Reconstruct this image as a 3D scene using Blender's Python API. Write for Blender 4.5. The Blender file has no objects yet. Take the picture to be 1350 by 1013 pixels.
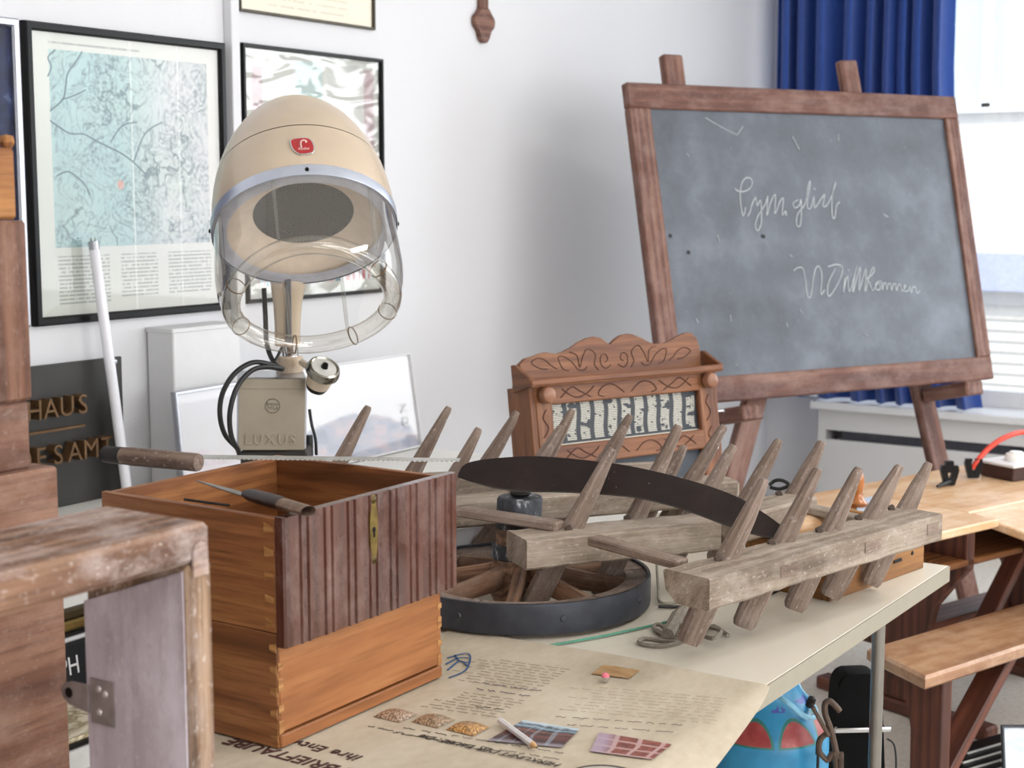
import bpy, bmesh, math, random
from mathutils import Vector, Matrix
random.seed(7)
SC = bpy.context.scene
COL = SC.collection
V = Vector
# ---------------------------------------------------------------- camera
# world axes: +X runs along the left wall towards the windows, +Y towards the left wall, +Z up
FOC = 2000.0; CX, CY = 675.0, 506.5
PITCH = math.atan(250 / FOC); TH = math.radians(33.3); EYE = V((0, 0, 1.5))
FH = V((math.cos(TH), math.sin(TH), 0)); RT = V((math.sin(TH), -math.cos(TH), 0))
UPC = V((0, 0, 1)) * math.cos(PITCH) + FH * math.sin(PITCH)
FW = FH * math.cos(PITCH) - V((0, 0, 1)) * math.sin(PITCH)
cam = bpy.data.cameras.new('camera'); camo = bpy.data.objects.new('camera', cam); COL.objects.link(camo)
camo.location = EYE; camo.rotation_euler = (math.pi / 2 - PITCH, 0, TH - math.pi / 2)
cam.sensor_width = 36; cam.lens = FOC / 1350 * 36; cam.clip_start = .05; cam.clip_end = 200
cam.dof.use_dof = True; cam.dof.focus_distance = 2.65; cam.dof.aperture_fstop = 7.0
SC.camera = camo
SC.view_settings.view_transform = 'Standard'; SC.view_settings.look = 'None'
SC.view_settings.gamma = 1; SC.view_settings.use_curve_mapping = False
SC.view_settings.exposure = 0.0
# ---------------------------------------------------------------- light
WX, WY, RY, BX, HZ = 6.72, 2.95, -3.6, -2.6, 3.1      # window wall, left wall, right wall, back wall, ceiling
world = bpy.data.worlds.new('sky'); SC.world = world; world.use_nodes = True
bg = world.node_tree.nodes['Background']
bg.inputs[0].default_value = (.86, .93, 1, 1); bg.inputs[1].default_value = 2.2
def light(name, typ, loc, rot, energy, color=(1, 1, 1), **kw):
    l = bpy.data.lights.new(name, typ); l.energy = energy; l.color = color
    for k, v in kw.items(): setattr(l, k, v)
    o = bpy.data.objects.new(name, l); COL.objects.link(o); o.location = loc; o.rotation_euler = rot
    return o
light('sun', 'SUN', (0, 0, 12), (math.radians(50), 0, math.radians(-75)), 2.6, (1, .95, .88), angle=.01)
# daylight coming in through the window row of the window wall and of the right wall
light('window_daylight', 'AREA', (WX - .3, -1.15, 1.85), (0, math.radians(90), 0), 80, (.93, .97, 1), shape='RECTANGLE', size=1.9, size_y=3.9)
light('side_window_daylight', 'AREA', (1.4, RY + .12, 1.85), (math.radians(90), 0, 0), 150, (1, .985, .97), shape='RECTANGLE', size=6.4, size_y=1.7)
# fill lights added under the ceiling, out of view, to soften the contrast
light('ceiling_fill_light', 'AREA', (.6, -.6, HZ - .05), (0, 0, 0), 34, (1, .98, .95), shape='RECTANGLE', size=1.5, size_y=.3)
light('ceiling_fill_light', 'AREA', (3.6, -.6, HZ - .05), (0, 0, 0), 34, (1, .98, .95), shape='RECTANGLE', size=1.5, size_y=.3)
# ---------------------------------------------------------------- pixel -> point helpers (plan of the room, taken off the photo)
def ray(px, py): return RT * ((px - CX) / FOC) + UPC * ((CY - py) / FOC) + FW
def onz(px, py, z): r = ray(px, py); return EYE + r * ((z - EYE.z) / r.z)
def ony(px, py, y): r = ray(px, py); return EYE + r * (y / r.y)
def onx(px, py, x): r = ray(px, py); return EYE + r * (x / r.x)
def ond(px, py, d): r = ray(px, py); return EYE + r * (d / r.dot(FH))
def onp(px, py, p, n): r = ray(px, py); return EYE + r * ((p - EYE).dot(n) / r.dot(n))
def cw(X, d, z): return RT * X + FH * d + V((0, 0, z))
def axes(x, y, z, o=(0, 0, 0)):
    m = Matrix.Identity(4)
    for i, a in enumerate((x, y, z)):
        for j in range(3): m[j][i] = a[j]
    for j in range(3): m[j][3] = o[j]
    return m
def T(x, y=None, z=None): return Matrix.Translation(V(x) if y is None else V((x, y, z)))
def Rx(a): return Matrix.Rotation(math.radians(a), 4, 'X')
def Ry(a): return Matrix.Rotation(math.radians(a), 4, 'Y')
def Rz(a): return Matrix.Rotation(math.radians(a), 4, 'Z')
def frame_to(p0, p1, up=V((0, 0, 1))):       # x axis along p0->p1, z as near as possible to up
    x = (p1 - p0).normalized(); y = up.cross(x).normalized(); z = x.cross(y)
    return axes(x, y, z, p0)
# ---------------------------------------------------------------- materials
def srgb(h):
    if not isinstance(h, str): return tuple(h) + (1,) if len(h) == 3 else tuple(h)
    h = h.lstrip('#'); c = [int(h[i:i + 2], 16) / 255 for i in (0, 2, 4)]
    return tuple(x / 12.92 if x <= .04045 else ((x + .055) / 1.055) ** 2.4 for x in c) + (1,)
class Mat:
    def __init__(s, name):
        s.m = bpy.data.materials.new(name); s.m.use_nodes = True; s.t = s.m.node_tree
        s.b = s.t.nodes['Principled BSDF']; s.out = s.t.nodes['Material Output']
    def n(s, typ, ins=None, **props):
        nd = s.t.nodes.new('ShaderNode' + typ)
        for k, v in props.items(): setattr(nd, k, v)
        for k, v in (ins or {}).items(): s.set(nd.inputs[k], v)
        return nd
    def set(s, sock, v):
        if isinstance(v, bpy.types.NodeSocket): s.t.links.new(v, sock)
        else: sock.default_value = v
    def P(s, **kw):
        for k, v in kw.items(): s.set(s.b.inputs[k.replace('_', ' ')], v)
    def g(s, scale=(1, 1, 1)):
        a = s.n('Attribute', attribute_name='g')
        return s.n('Mapping', {'Vector': a.outputs['Vector'], 'Scale': scale}).outputs[0]
    def obj(s, scale=(1, 1, 1)):
        a = s.n('TexCoord'); return s.n('Mapping', {'Vector': a.outputs['Object'], 'Scale': scale}).outputs[0]
    def noise(s, vec, scale, detail=4, rough=.55, dist=0):
        return s.n('TexNoise', {'Vector': vec, 'Scale': scale, 'Detail': detail, 'Roughness': rough, 'Distortion': dist}).outputs[0]
    def ramp(s, fac, stops, interp='LINEAR'):
        r = s.n('ValToRGB', {'Fac': fac}); cr = r.color_ramp; cr.interpolation = interp
        while len(cr.elements) < len(stops): cr.elements.new(.5)
        for e, (p, c) in zip(cr.elements, stops): e.position = p; e.color = srgb(c) if not isinstance(c, (int, float)) else (c, c, c, 1)
        return r.outputs[0]
    def mix(s, f, a, b, mode='MIX'):
        x = s.n('Mix', data_type='RGBA', blend_type=mode)
        s.set(x.inputs[0], f); s.set(x.inputs[6], srgb(a) if isinstance(a, (str, tuple)) else a); s.set(x.inputs[7], srgb(b) if isinstance(b, (str, tuple)) else b)
        return x.outputs[2]
    def math(s, op, a, b=0, c=None):
        x = s.n('Math', operation=op); s.set(x.inputs[0], a); s.set(x.inputs[1], b)
        if c is not None: s.set(x.inputs[2], c)
        return x.outputs[0]
    def bump(s, h, st=.2, dist=.002):
        s.P(Normal=s.n('Bump', {'Height': h, 'Strength': st, 'Distance': dist}).outputs[0])
def plain(name, col, rough=.6, metal=0, var=.06, scale=30, bump=0, coat=0):
    k = Mat(name); c = srgb(col)
    n = k.noise(k.obj(), scale, 5)
    d = tuple(max(0, x * (1 - 2.5 * var)) for x in c[:3]); l = tuple(min(1, x * (1 + 2.5 * var)) for x in c[:3])
    k.P(Base_Color=k.ramp(n, [(.25, d), (.75, l)]), Roughness=rough, Metallic=metal)
    if coat: k.P(Coat_Weight=coat)
    if bump: k.bump(n, bump)
    return k.m
def wood(name, dark, mid, light_, rough=.6, sx=2.0, sy=22, dust=None, dustamt=.5, coat=0, bump=.25, pores=.5, wear=0, wave=.3):
    k = Mat(name)
    a = k.noise(k.g((sx, sy, sy)), 1.0, 6, .62, .8)
    w = k.n('TexWave', {'Vector': k.g((sx * .35, sy * .55, sy * .55)), 'Scale': 1.0, 'Distortion': 7.0, 'Detail': 4.0, 'Detail Scale': 1.6, 'Detail Roughness': .65}, bands_direction='Y').outputs['Fac']
    f = k.noise(k.g((sx * 4, sy * 10, sy * 10)), 1.0, 4, .65)
    c = k.ramp(k.math('ADD', k.math('MULTIPLY', a, 1 - wave), k.math('MULTIPLY', w, wave)), [(.28, dark), (.48, mid), (.70, light_)])
    c = k.mix(k.math('MULTIPLY', k.ramp(f, [(.36, 1.0), (.52, 0.0)]), pores), c, dark)
    big = k.noise(k.g((4, 9, 9)), 1.0, 4, .6)
    c = k.mix(k.math('MULTIPLY', k.ramp(big, [(.38, 0.0), (.72, 1.0)]), .4), c, dark)
    if dust:
        dn = k.noise(k.g((9, 14, 14)), 1.0, 8, .72)
        c = k.mix(k.math('MULTIPLY', k.ramp(dn, [(.44, 0.0), (.64, 1.0)]), dustamt), c, dust)
    if wear:
        sp = k.noise(k.g((90, 160, 160)), 1.0, 3, .6)
        c = k.mix(k.math('MULTIPLY', k.ramp(sp, [(.60, 0.0), (.70, 1.0)]), wear), c, '#e0d8d2')
        c = k.mix(k.math('MULTIPLY', k.ramp(k.noise(k.g((50, 90, 90)), 1.0, 3, .6), [(.30, 1.0), (.38, 0.0)]), wear), c, dark)
    k.P(Base_Color=c, Roughness=rough)
    if coat: k.P(Coat_Weight=coat, Coat_Roughness=.2)
    k.bump(k.math('ADD', f, k.math('MULTIPLY', a, .6)), bump, .0016)
    return k.m
def clear(name, tint=(1, 1, 1), rough=.03, refl=1.0, bumpy=0, edge=None, ior=1.45):   # thin see-through sheet: reflection by Fresnel, the rest passes
    k = Mat(name); k.t.nodes.remove(k.b)
    fc = k.n('LayerWeight', {'Blend': .5}).outputs['Facing']
    fac = k.math('MINIMUM', k.math('MULTIPLY', k.math('ADD', k.math('MULTIPLY', k.math('POWER', fc, 5), .9), .045), refl), 1)
    tr = k.n('BsdfTransparent', {'Color': srgb(tint)}); gl = k.n('BsdfGlossy', {'Color': (1, 1, 1, 1), 'Roughness': rough})
    if edge:
        lw = k.n('LayerWeight', {'Blend': .35}).outputs['Facing']
        k.set(tr.inputs[0], k.mix(k.ramp(lw, [(.3, 0.0), (1, 1.0)]), tint, edge))
    if bumpy:
        n = k.noise(k.g((1.0, 3.4, 1)), 2.0, 2, .5, 1.0)
        bn = k.n('Bump', {'Height': n, 'Strength': bumpy, 'Distance': .05}).outputs[0]
        k.set(gl.inputs['Normal'], bn)
    mx = k.n('MixShader'); k.set(mx.inputs[0], fac); k.set(mx.inputs[1], tr.outputs[0]); k.set(mx.inputs[2], gl.outputs[0])
    k.set(k.out.inputs[0], mx.outputs[0])
    return k.m
# ---------------------------------------------------------------- mesh builder
class MB:
    def __init__(s): s.bm = bmesh.new(); s.gl = s.bm.verts.layers.float_vector.new('g')
    def add(s, vs, fs, M=None, gs=None, grain=0, mi=0):
        off = V((random.uniform(0, 9), random.uniform(0, 9), random.uniform(0, 9)))
        out = []
        for i, p in enumerate(vs):
            p = V(p); b = s.bm.verts.new(M @ p if M else p)
            if gs is not None: b[s.gl] = V(gs[i])
            else:
                q = p if grain == 0 else (V((p.y, p.x, p.z)) if grain == 1 else V((p.z, p.x, p.y)))
                b[s.gl] = q + off
            out.append(b)
        for f in fs:
            try: s.bm.faces.new([out[i] for i in f]).material_index = mi
            except ValueError: pass
        return out
    def box(s, size, M=None, bev=0, grain=0, mi=0, seg=1):
        if not isinstance(M, Matrix): M = T(M) if M is not None else None
        x, y, z = (a / 2 for a in size)
        vs = [(-x, -y, -z), (x, -y, -z), (x, y, -z), (-x, y, -z), (-x, -y, z), (x, -y, z), (x, y, z), (-x, y, z)]
        fs = [(0, 3, 2, 1), (4, 5, 6, 7), (0, 1, 5, 4), (1, 2, 6, 5), (2, 3, 7, 6), (3, 0, 4, 7)]
        o = s.add(vs, fs, M, grain=grain, mi=mi)
        if bev:
            es = list({e for v in o for e in v.link_edges})
            bmesh.ops.bevel(s.bm, geom=es, offset=bev, segments=seg, profile=.5, affect='EDGES')
        return s
    def bar(s, p0, p1, w, t, up=V((0, 0, 1)), bev=0, mi=0):           # box along p0-p1, centred
        p0, p1 = V(p0), V(p1); L = (p1 - p0).length
        return s.box((L, w, t), frame_to(p0, p1, up) @ T(L / 2, 0, 0), bev, mi=mi)
    def prism(s, pts, h, M=None, bev=0, grain=0, mi=0):                # outline in XY, extruded 0..h in Z
        n = len(pts)
        vs = [(x, y, 0) for x, y in pts] + [(x, y, h) for x, y in pts]
        fs = [tuple(range(n - 1, -1, -1)), tuple(range(n, 2 * n))] + [(i, (i + 1) % n, n + (i + 1) % n, n + i) for i in range(n)]
        o = s.add(vs, fs, M, grain=grain, mi=mi)
        if bev:
            es = [e for e in {e for v in o for e in v.link_edges} if len({v in o[:n] for v in e.verts}) == 1]
            bmesh.ops.bevel(s.bm, geom=es, offset=bev, segments=1, profile=.5, affect='EDGES')
        return s
    def lathe(s, prof, M=None, seg=32, mi=0, a0=0, a1=360, cap=False):
        full = abs(a1 - a0) >= 359.9; k = seg if full else seg + 1
        vs, gs, fs = [], [], []
        for r, z in prof:
            for i in range(k):
                a = math.radians(a0 + (a1 - a0) * i / seg)
                vs.append((r * math.cos(a), r * math.sin(a), z)); gs.append((a, z, r))
        for j in range(len(prof) - 1):
            for i in range(seg):
                b = (i + 1) % k
                fs.append((j * k + i, j * k + b, (j + 1) * k + b, (j + 1) * k + i))
        if cap: fs += [tuple(range(k - 1, -1, -1)), tuple(range((len(prof) - 1) * k, len(prof) * k))]
        s.add(vs, fs, M, gs=gs, mi=mi); return s
    def tube(s, pts, r, seg=8, M=None, closed=False, mi=0, cap=True):
        pts = [V(p) for p in pts]; n = len(pts); rs = r if isinstance(r, (list, tuple)) else [r] * n
        vs, gs, fs = [], [], []; up = None; L = 0
        for i, p in enumerate(pts):
            a = pts[(i - 1) % n] if closed or i else p; b = pts[(i + 1) % n] if closed or i < n - 1 else p
            t = (b - a).normalized()
            if up is None: up = t.orthogonal().normalized()
            up = (up - t * up.dot(t)).normalized(); sd = t.cross(up)
            if i: L += (p - pts[i - 1]).length
            for k in range(seg):
                c = 2 * math.pi * k / seg
                vs.append(p + (up * math.cos(c) + sd * math.sin(c)) * rs[i]); gs.append((L, rs[i] * math.cos(c) + 3, rs[i] * math.sin(c) + n))
        m = n if closed else n - 1
        for i in range(m):
            for k in range(seg):
                j = (i + 1) % n; q = (k + 1) % seg
                fs.append((i * seg + k, i * seg + q, j * seg + q, j * seg + k))
        if cap and not closed: fs += [tuple(range(seg - 1, -1, -1)), tuple(range((n - 1) * seg, n * seg))]
        s.add(vs, fs, M, gs=gs, mi=mi); return s
    def loft(s, secs, M=None, cap=True):                               # secs: list of equal-length rings of points, grain along the loft
        n = len(secs[0]); vs, gs, fs = [], [], []; L = 0; off = V((random.random() * 9, random.random() * 9, random.random() * 9))
        c0 = sum((V(p) for p in secs[0]), V()) / n
        for ring in secs:
            c = sum((V(p) for p in ring), V()) / n; L += (c - c0).length; c0 = c
            for p in ring:
                d = V(p) - c; vs.append(p); gs.append(off + V((L, d.dot(RT), d.dot(FH) + d.z)))
        for j in range(len(secs) - 1):
            for i in range(n):
                q = (i + 1) % n; fs.append((j * n + i, j * n + q, (j + 1) * n + q, (j + 1) * n + i))
        if cap: fs += [tuple(range(n - 1, -1, -1)), tuple(range((len(secs) - 1) * n, len(secs) * n))]
        s.add(vs, fs, M, gs=gs); return s
    def quad(s, a, b, c, d, mi=0):                                     # a,b,c,d with g = (0..1, 0..1): a = lower left, b = lower right
        s.add([a, b, c, d], [(0, 1, 2, 3)], gs=[(0, 0, 0), (1, 0, 0), (1, 1, 0), (0, 1, 0)], mi=mi); return s
    def grid(s, fn, nx, ny, M=None, thick=0):                          # fn(s,t) -> point, a sheet with thickness along z
        vs, gs, fs = [], [], []
        for lay in ((0, thick) if thick else (0,)):
            for j in range(ny + 1):
                for i in range(nx + 1):
                    p = V(fn(i / nx, j / ny)); p.z += -lay; vs.append(p); gs.append((i / nx, j / ny, 0))
        N = (nx + 1) * (ny + 1); I = lambda i, j, l=0: l * N + j * (nx + 1) + i
        for j in range(ny):
            for i in range(nx):
                fs.append((I(i, j), I(i + 1, j), I(i + 1, j + 1), I(i, j + 1)))
                if thick: fs.append((I(i, j + 1, 1), I(i + 1, j + 1, 1), I(i + 1, j, 1), I(i, j, 1)))
        if thick:
            for i in range(nx): fs += [(I(i, 0, 1), I(i + 1, 0, 1), I(i + 1, 0), I(i, 0)), (I(i, ny), I(i + 1, ny), I(i + 1, ny, 1), I(i, ny, 1))]
            for j in range(ny): fs += [(I(0, j), I(0, j + 1), I(0, j + 1, 1), I(0, j, 1)), (I(nx, j, 1), I(nx, j + 1, 1), I(nx, j + 1), I(nx, j))]
        s.add(vs, fs, M, gs=gs); return s
    def text(s, body, size, M, extrude=0, bev=0, align='LEFT', mi=0, space=1.0, shear=0):
        c = bpy.data.curves.new('t', 'FONT'); c.body = body; c.size = size; c.extrude = extrude; c.bevel_depth = bev
        c.align_x = align; c.space_character = space; c.resolution_u = 3; c.shear = shear
        o = bpy.data.objects.new('t', c); COL.objects.link(o)
        me = bpy.data.meshes.new_from_object(o.evaluated_get(bpy.context.evaluated_depsgraph_get()))
        s.add([v.co.copy() for v in me.vertices], [tuple(p.vertices) for p in me.polygons], M, mi=mi)
        bpy.data.objects.remove(o); bpy.data.curves.remove(c); bpy.data.meshes.remove(me); return s
    def ribbon(s, pts, w, nrm):                                        # flat stroke with a little thickness
        pts = [V(p) for p in pts]; secs = []
        for i, p in enumerate(pts):
            t = (pts[min(i + 1, len(pts) - 1)] - pts[max(i - 1, 0)]).normalized(); sd = t.cross(nrm).normalized() * (w / 2)
            secs.append([p - sd, p + sd, p + sd + nrm * .0006, p - sd + nrm * .0006])
        return s.loft(secs)
    def build(s, name, mats, parent=None, smooth=35, world=False):
        if world and parent is not None:
            root = parent
            while root.parent: root = root.parent
            M = Matrix.LocRotScale(root.location, root.rotation_euler.to_quaternion(), None).inverted()
            bmesh.ops.transform(s.bm, matrix=M, verts=s.bm.verts)
        bmesh.ops.recalc_face_normals(s.bm, faces=s.bm.faces)
        me = bpy.data.meshes.new(name); s.bm.to_mesh(me); s.bm.free()
        for m in (mats if isinstance(mats, (list, tuple)) else [mats]): me.materials.append(m)
        if smooth:
            me.shade_smooth(); me.set_sharp_from_angle(angle=math.radians(smooth))
        o = bpy.data.objects.new(name, me); COL.objects.link(o)
        if parent is not None:
            o.parent = parent
        return o
def tag(o, label=None, cat=None, group=None, kind=None):
    for k, v in (('label', label), ('category', cat), ('group', group), ('kind', kind)):
        if v: o[k] = v
    return o
def thing(name, loc, rot, label, cat, group=None):
    o = bpy.data.objects.new(name, None); COL.objects.link(o); o.location = V(loc); o.rotation_euler = rot if isinstance(rot, tuple) else (0, 0, rot)
    o.empty_display_size = .05
    return tag(o, label, cat, group)
def thingM(name, M, label, cat, group=None):
    return thing(name, M.to_translation(), tuple(M.to_euler()), label, cat, group)
def struct(name, mb, m, parent=None, **kw):
    o = mb.build(name, m, parent, **kw)
    if parent is None: o['kind'] = 'structure'
    return o
def B(size, M=None, bev=0, grain=0): return MB().box(size, M, bev, grain)
def spline(pts, k=6, closed=False):                                    # Catmull-Rom through pts
    pts = [V(p) for p in pts]; n = len(pts); out = []
    for i in range(n if closed else n - 1):
        p = [pts[(i + j) % n] if closed else pts[min(max(i + j, 0), n - 1)] for j in (-1, 0, 1, 2)]
        for q in range(k):
            t = q / k
            out.append(.5 * ((2 * p[1]) + (p[2] - p[0]) * t + (2 * p[0] - 5 * p[1] + 4 * p[2] - p[3]) * t * t + (3 * p[1] - p[0] - 3 * p[2] + p[3]) * t ** 3))
    if not closed: out.append(pts[-1])
    return out
# ---------------------------------------------------------------- shared materials
def wallmat(name, col):
    k = Mat(name); n = k.noise(k.obj(), 160, 6, .6); b = k.noise(k.obj(), 1.2, 3)
    c = srgb(col)[:3]
    k.P(Base_Color=k.ramp(b, [(.2, tuple(x * .96 for x in c)), (.8, c)]), Roughness=.85); k.bump(n, .25, .004); return k.m
W_WALL = wallmat('wall_paint', '#dfdfe2'); W_GREY = wallmat('parapet_paint', '#d8d7d6'); W_CEIL = wallmat('ceiling_paint', '#f4f4f4')
WHITE = plain('white_lacquer', '#dededf', .45, var=.01); ALU = plain('brushed_aluminium', '#b9bbc2', .32, 1, .04, 60)
CHROME = plain('chrome', '#d5d5d5', .1, 1, .02); BLACK = plain('black_paint', '#0a0a0b', .3, var=.1); BLACK.node_tree.nodes['Principled BSDF'].inputs['Specular IOR Level'].default_value = .22; RUBBER = plain('black_rubber', '#101010', .5, var=.1)
IRON = plain('dark_iron', '#2a2725', .5, .6, .15, 40, .1)
BRASS = plain('aged_brass', '#7d6a3c', .4, .85, .14, 60, .1); GLASS = clear('window_glass', (.97, .98, .99), .0, .8); PGLASS = clear('picture_glass', (1, 1, 1), .03, .9)
CREAM = plain('cream_enamel', '#c3b099', .32, var=.025, scale=14, coat=.3)
WBEAM = wood('weathered_beam_wood', '#5e5145', '#897969', '#a99a8a', .85, 2.2, 26, '#b9ada0', .4, bump=.6, wear=.25, wave=.14)
WTINE = wood('weathered_tine_wood', '#544338', '#7d6a5d', '#998779', .8, 3, 45, '#a3948a', .35, bump=.6, wear=.25, wave=.08)
WDRAW = wood('oak_drawer_wood', '#5c3518', '#86522c', '#a56f40', .5, 2.0, 20, bump=.2)
WDRAWF = wood('pale_oak_drawer_wood', '#774722', '#9d6438', '#b57d4c', .5, 1.2, 10, bump=.15)
WDOVE = wood('dovetail_end_grain', '#7f532d', '#a5743f', '#b98955', .6, 8, 30)
WPANEL = wood('dark_polished_panel', '#32170f', '#50291d', '#643e33', .26, 1.0, 20, '#94807a', .30, coat=.5, bump=.05, pores=.2, wave=.08)
WCRATE = wood('worn_crate_wood', '#4f3527', '#7f5c45', '#a07f67', .75, 2, 20, '#b3a49f', .75, bump=.5, wear=.35)
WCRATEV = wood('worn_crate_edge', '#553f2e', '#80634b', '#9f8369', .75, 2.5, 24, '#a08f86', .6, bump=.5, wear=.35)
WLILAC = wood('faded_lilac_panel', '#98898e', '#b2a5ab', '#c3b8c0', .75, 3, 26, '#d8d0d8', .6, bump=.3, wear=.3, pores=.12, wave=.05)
WOLD = wood('old_brown_planks', '#472a1c', '#6c4634', '#85604c', .75, 1.6, 14, '#9a7f72', .35, bump=.4, wear=.07)
WOLDO = wood('old_orange_planks', '#5e3617', '#8f5b30', '#a9743f', .7, 2, 22, bump=.3)
WBOARD = wood('red_brown_frame_wood', '#4d2a20', '#6d4435', '#86604f', .6, 2, 20, '#a58a80', .3, bump=.15)
WDESK = wood('desk_top_wood', '#bd8a5a', '#d5aa7d', '#e3c39e', .42, 1.0, 14, '#ecd6ba', .5, coat=.25, bump=.08, pores=.12, wave=.08)
WDESKD = wood('dark_desk_wood', '#3c1d12', '#5c3122', '#74422f', .5, 1.6, 18, bump=.15)
WBENCH = wood('bench_seat_wood', '#7d5236', '#a67b59', '#c09873', .36, 1.0, 12, '#d2b294', .45, coat=.3, bump=.08, pores=.15, wave=.10)
WRACK = wood('carved_rack_wood', '#4f2a15', '#784828', '#925f39', .5, 2, 20, bump=.15, wave=.15)
WLINE = plain('burnt_carving_line', '#3f1d0c', .7)
# ================================================================ SETTING
fl = Mat('concrete_floor'); a = fl.noise(fl.obj(), 55, 7, .7); b = fl.noise(fl.obj(), 1.5, 4)
fl.P(Base_Color=fl.mix(.5, fl.ramp(a, [(.32, '#a09a90'), (.5, '#cac3b9'), (.68, '#dcd7ce')]), fl.ramp(b, [(.3, '#c0b9ae'), (.7, '#d6d0c7')])), Roughness=.5); fl.bump(a, .1, .002)
struct('floor', B((WX - BX + .4, WY - RY + .4, .1), T((WX + BX) / 2, (WY + RY) / 2, -.05)), fl.m)
struct('ceiling', B((WX - BX + .4, WY - RY + .4, .1), T((WX + BX) / 2, (WY + RY) / 2, HZ + .05)), W_CEIL)
struct('wall_left', B((WX - BX + .4, .2, HZ), T((WX + BX) / 2, WY + .1, HZ / 2)), W_WALL)
struct('wall_rear', B((.2, WY - RY, HZ), T(BX - .1, (WY + RY) / 2, HZ / 2)), W_WALL)
# right wall with a row of window openings (behind and right of the camera)
mb = MB()
mb.box((WX - BX, .2, .95), T((WX + BX) / 2, RY - .1, .475)); mb.box((WX - BX, .2, HZ - 2.75), T((WX + BX) / 2, RY - .1, (HZ + 2.75) / 2))
mb.box((.8, .2, 1.8), T(BX + .4, RY - .1, 1.85)); mb.box((2.1, .2, 1.8), T(WX - 1.05, RY - .1, 1.85))
for x in (.3, 2.5): mb.box((.2, .2, 1.8), T(x, RY - .1, 1.85))
struct('wall_right', mb, W_WALL)
for i, (x0, x1) in enumerate(((BX + .8, .2), (.4, 2.4), (2.6, WX - 2.1))):
    m = MB(); w = x1 - x0; xc = (x0 + x1) / 2
    for z in (.98, 2.72): m.box((w, .06, .06), T(xc, RY - .08, z))
    for x in (x0 + .03, x1 - .03, xc): m.box((.06, .06, 1.8), T(x, RY - .08, 1.85))
    f = struct('window_%d' % (i + 2), m, WHITE)
    B((w, .006, 1.8), T(xc, RY - .08, 1.85)).build('pane', GLASS, f)
# window wall: parapet, sill, lintel, pier beside the curtain
SILL = .565
y_pier = onx(1045, 300, WX).y
y_end = -3.2
mb = MB()
mb.box((.2, y_pier - y_end, SILL - .02), T(WX + .1, (y_pier + y_end) / 2, (SILL - .02) / 2))
mb.box((.2, WY - y_pier, HZ), T(WX + .1, (WY + y_pier) / 2, HZ / 2))
mb.box((.2, y_pier - y_end, HZ - 2.8), T(WX + .1, (y_pier + y_end) / 2, (HZ + 2.8) / 2))
mb.box((.2, y_end - RY, HZ), T(WX + .1, (RY + y_end) / 2, HZ / 2))
struct('wall_window', mb, W_WALL)
# sill, slot under it, radiator cover, window frame and panes, pipe strip
sill_y0 = onx(1072, 530, WX - .2).y
w1 = MB()
yc, yw = (y_pier + y_end) / 2, y_pier - y_end
for z in (SILL + .035, 2.77): w1.box((.07, yw, .07), T(WX + .06, yc, z))
ym = [y_pier - .035, .62, -.75, -2.1, y_end + .035]
for y in ym: w1.box((.07, .07, 2.25), T(WX + .06, y, 1.68))
win = struct('window_1', w1, WHITE)
for a, b in zip(ym, ym[1:]): B((.006, a - b - .06, 2.17), T(WX + .06, (a + b) / 2, 1.68)).build('pane', GLASS, win)
struct('trim_1', B((.3, sill_y0 - y_end, .035), T(WX - .09, (sill_y0 + y_end) / 2, SILL - .018), bev=.004), WHITE)     # window sill
g0, g1 = onx(1090, 562, WX - .16), onx(1350, 597, WX - .16)
mb = MB()                                                              # radiator cover under the sill, with a long slot
mb.box((.02, g0.y - y_end, .1), T(WX - .17, (g0.y + y_end) / 2, SILL - .085))
mb.box((.02, g0.y - y_end, .385), T(WX - .17, (g0.y + y_end) / 2, .193))
mb.box((.02, sill_y0 - .02 - g0.y, SILL - .03), T(WX - .17, (sill_y0 - .02 + g0.y) / 2, (SILL - .03) / 2))
mb.box((.158, .02, SILL - .031), T(WX - .08, sill_y0 - .032, (SILL - .03) / 2))
struct('trim_2', mb, W_GREY)
t = thing('radiator', (WX - .09, (g0.y + y_end) / 2, 0), 0, 'dark grey radiator seen through the long slot under the window sill', 'radiator')
B((.06, g0.y - y_end - .1, .34), T(0, 0, .28), .01).build('radiator_body', plain('radiator_grey', '#5a5a62', .5), t)
m = MB()
for i in range(24): m.box((.02, .04, .3), T(-.035, -2.1 + i * .18, .28))
m.build('fins', plain('radiator_dark', '#3b3b42', .5), t)
# pipe strip on the left wall
sx0, sx1 = 3.071, 3.103
struct('trim_3', B((sx1 - sx0, .03, HZ - 1.15), T((sx0 + sx1) / 2, WY - .015, (HZ + 1.15) / 2), .002), W_WALL)
struct('baseboard_left', B((WX - BX, .015, .08), T((WX + BX) / 2, WY - .0075, .04)), WHITE)
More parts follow.
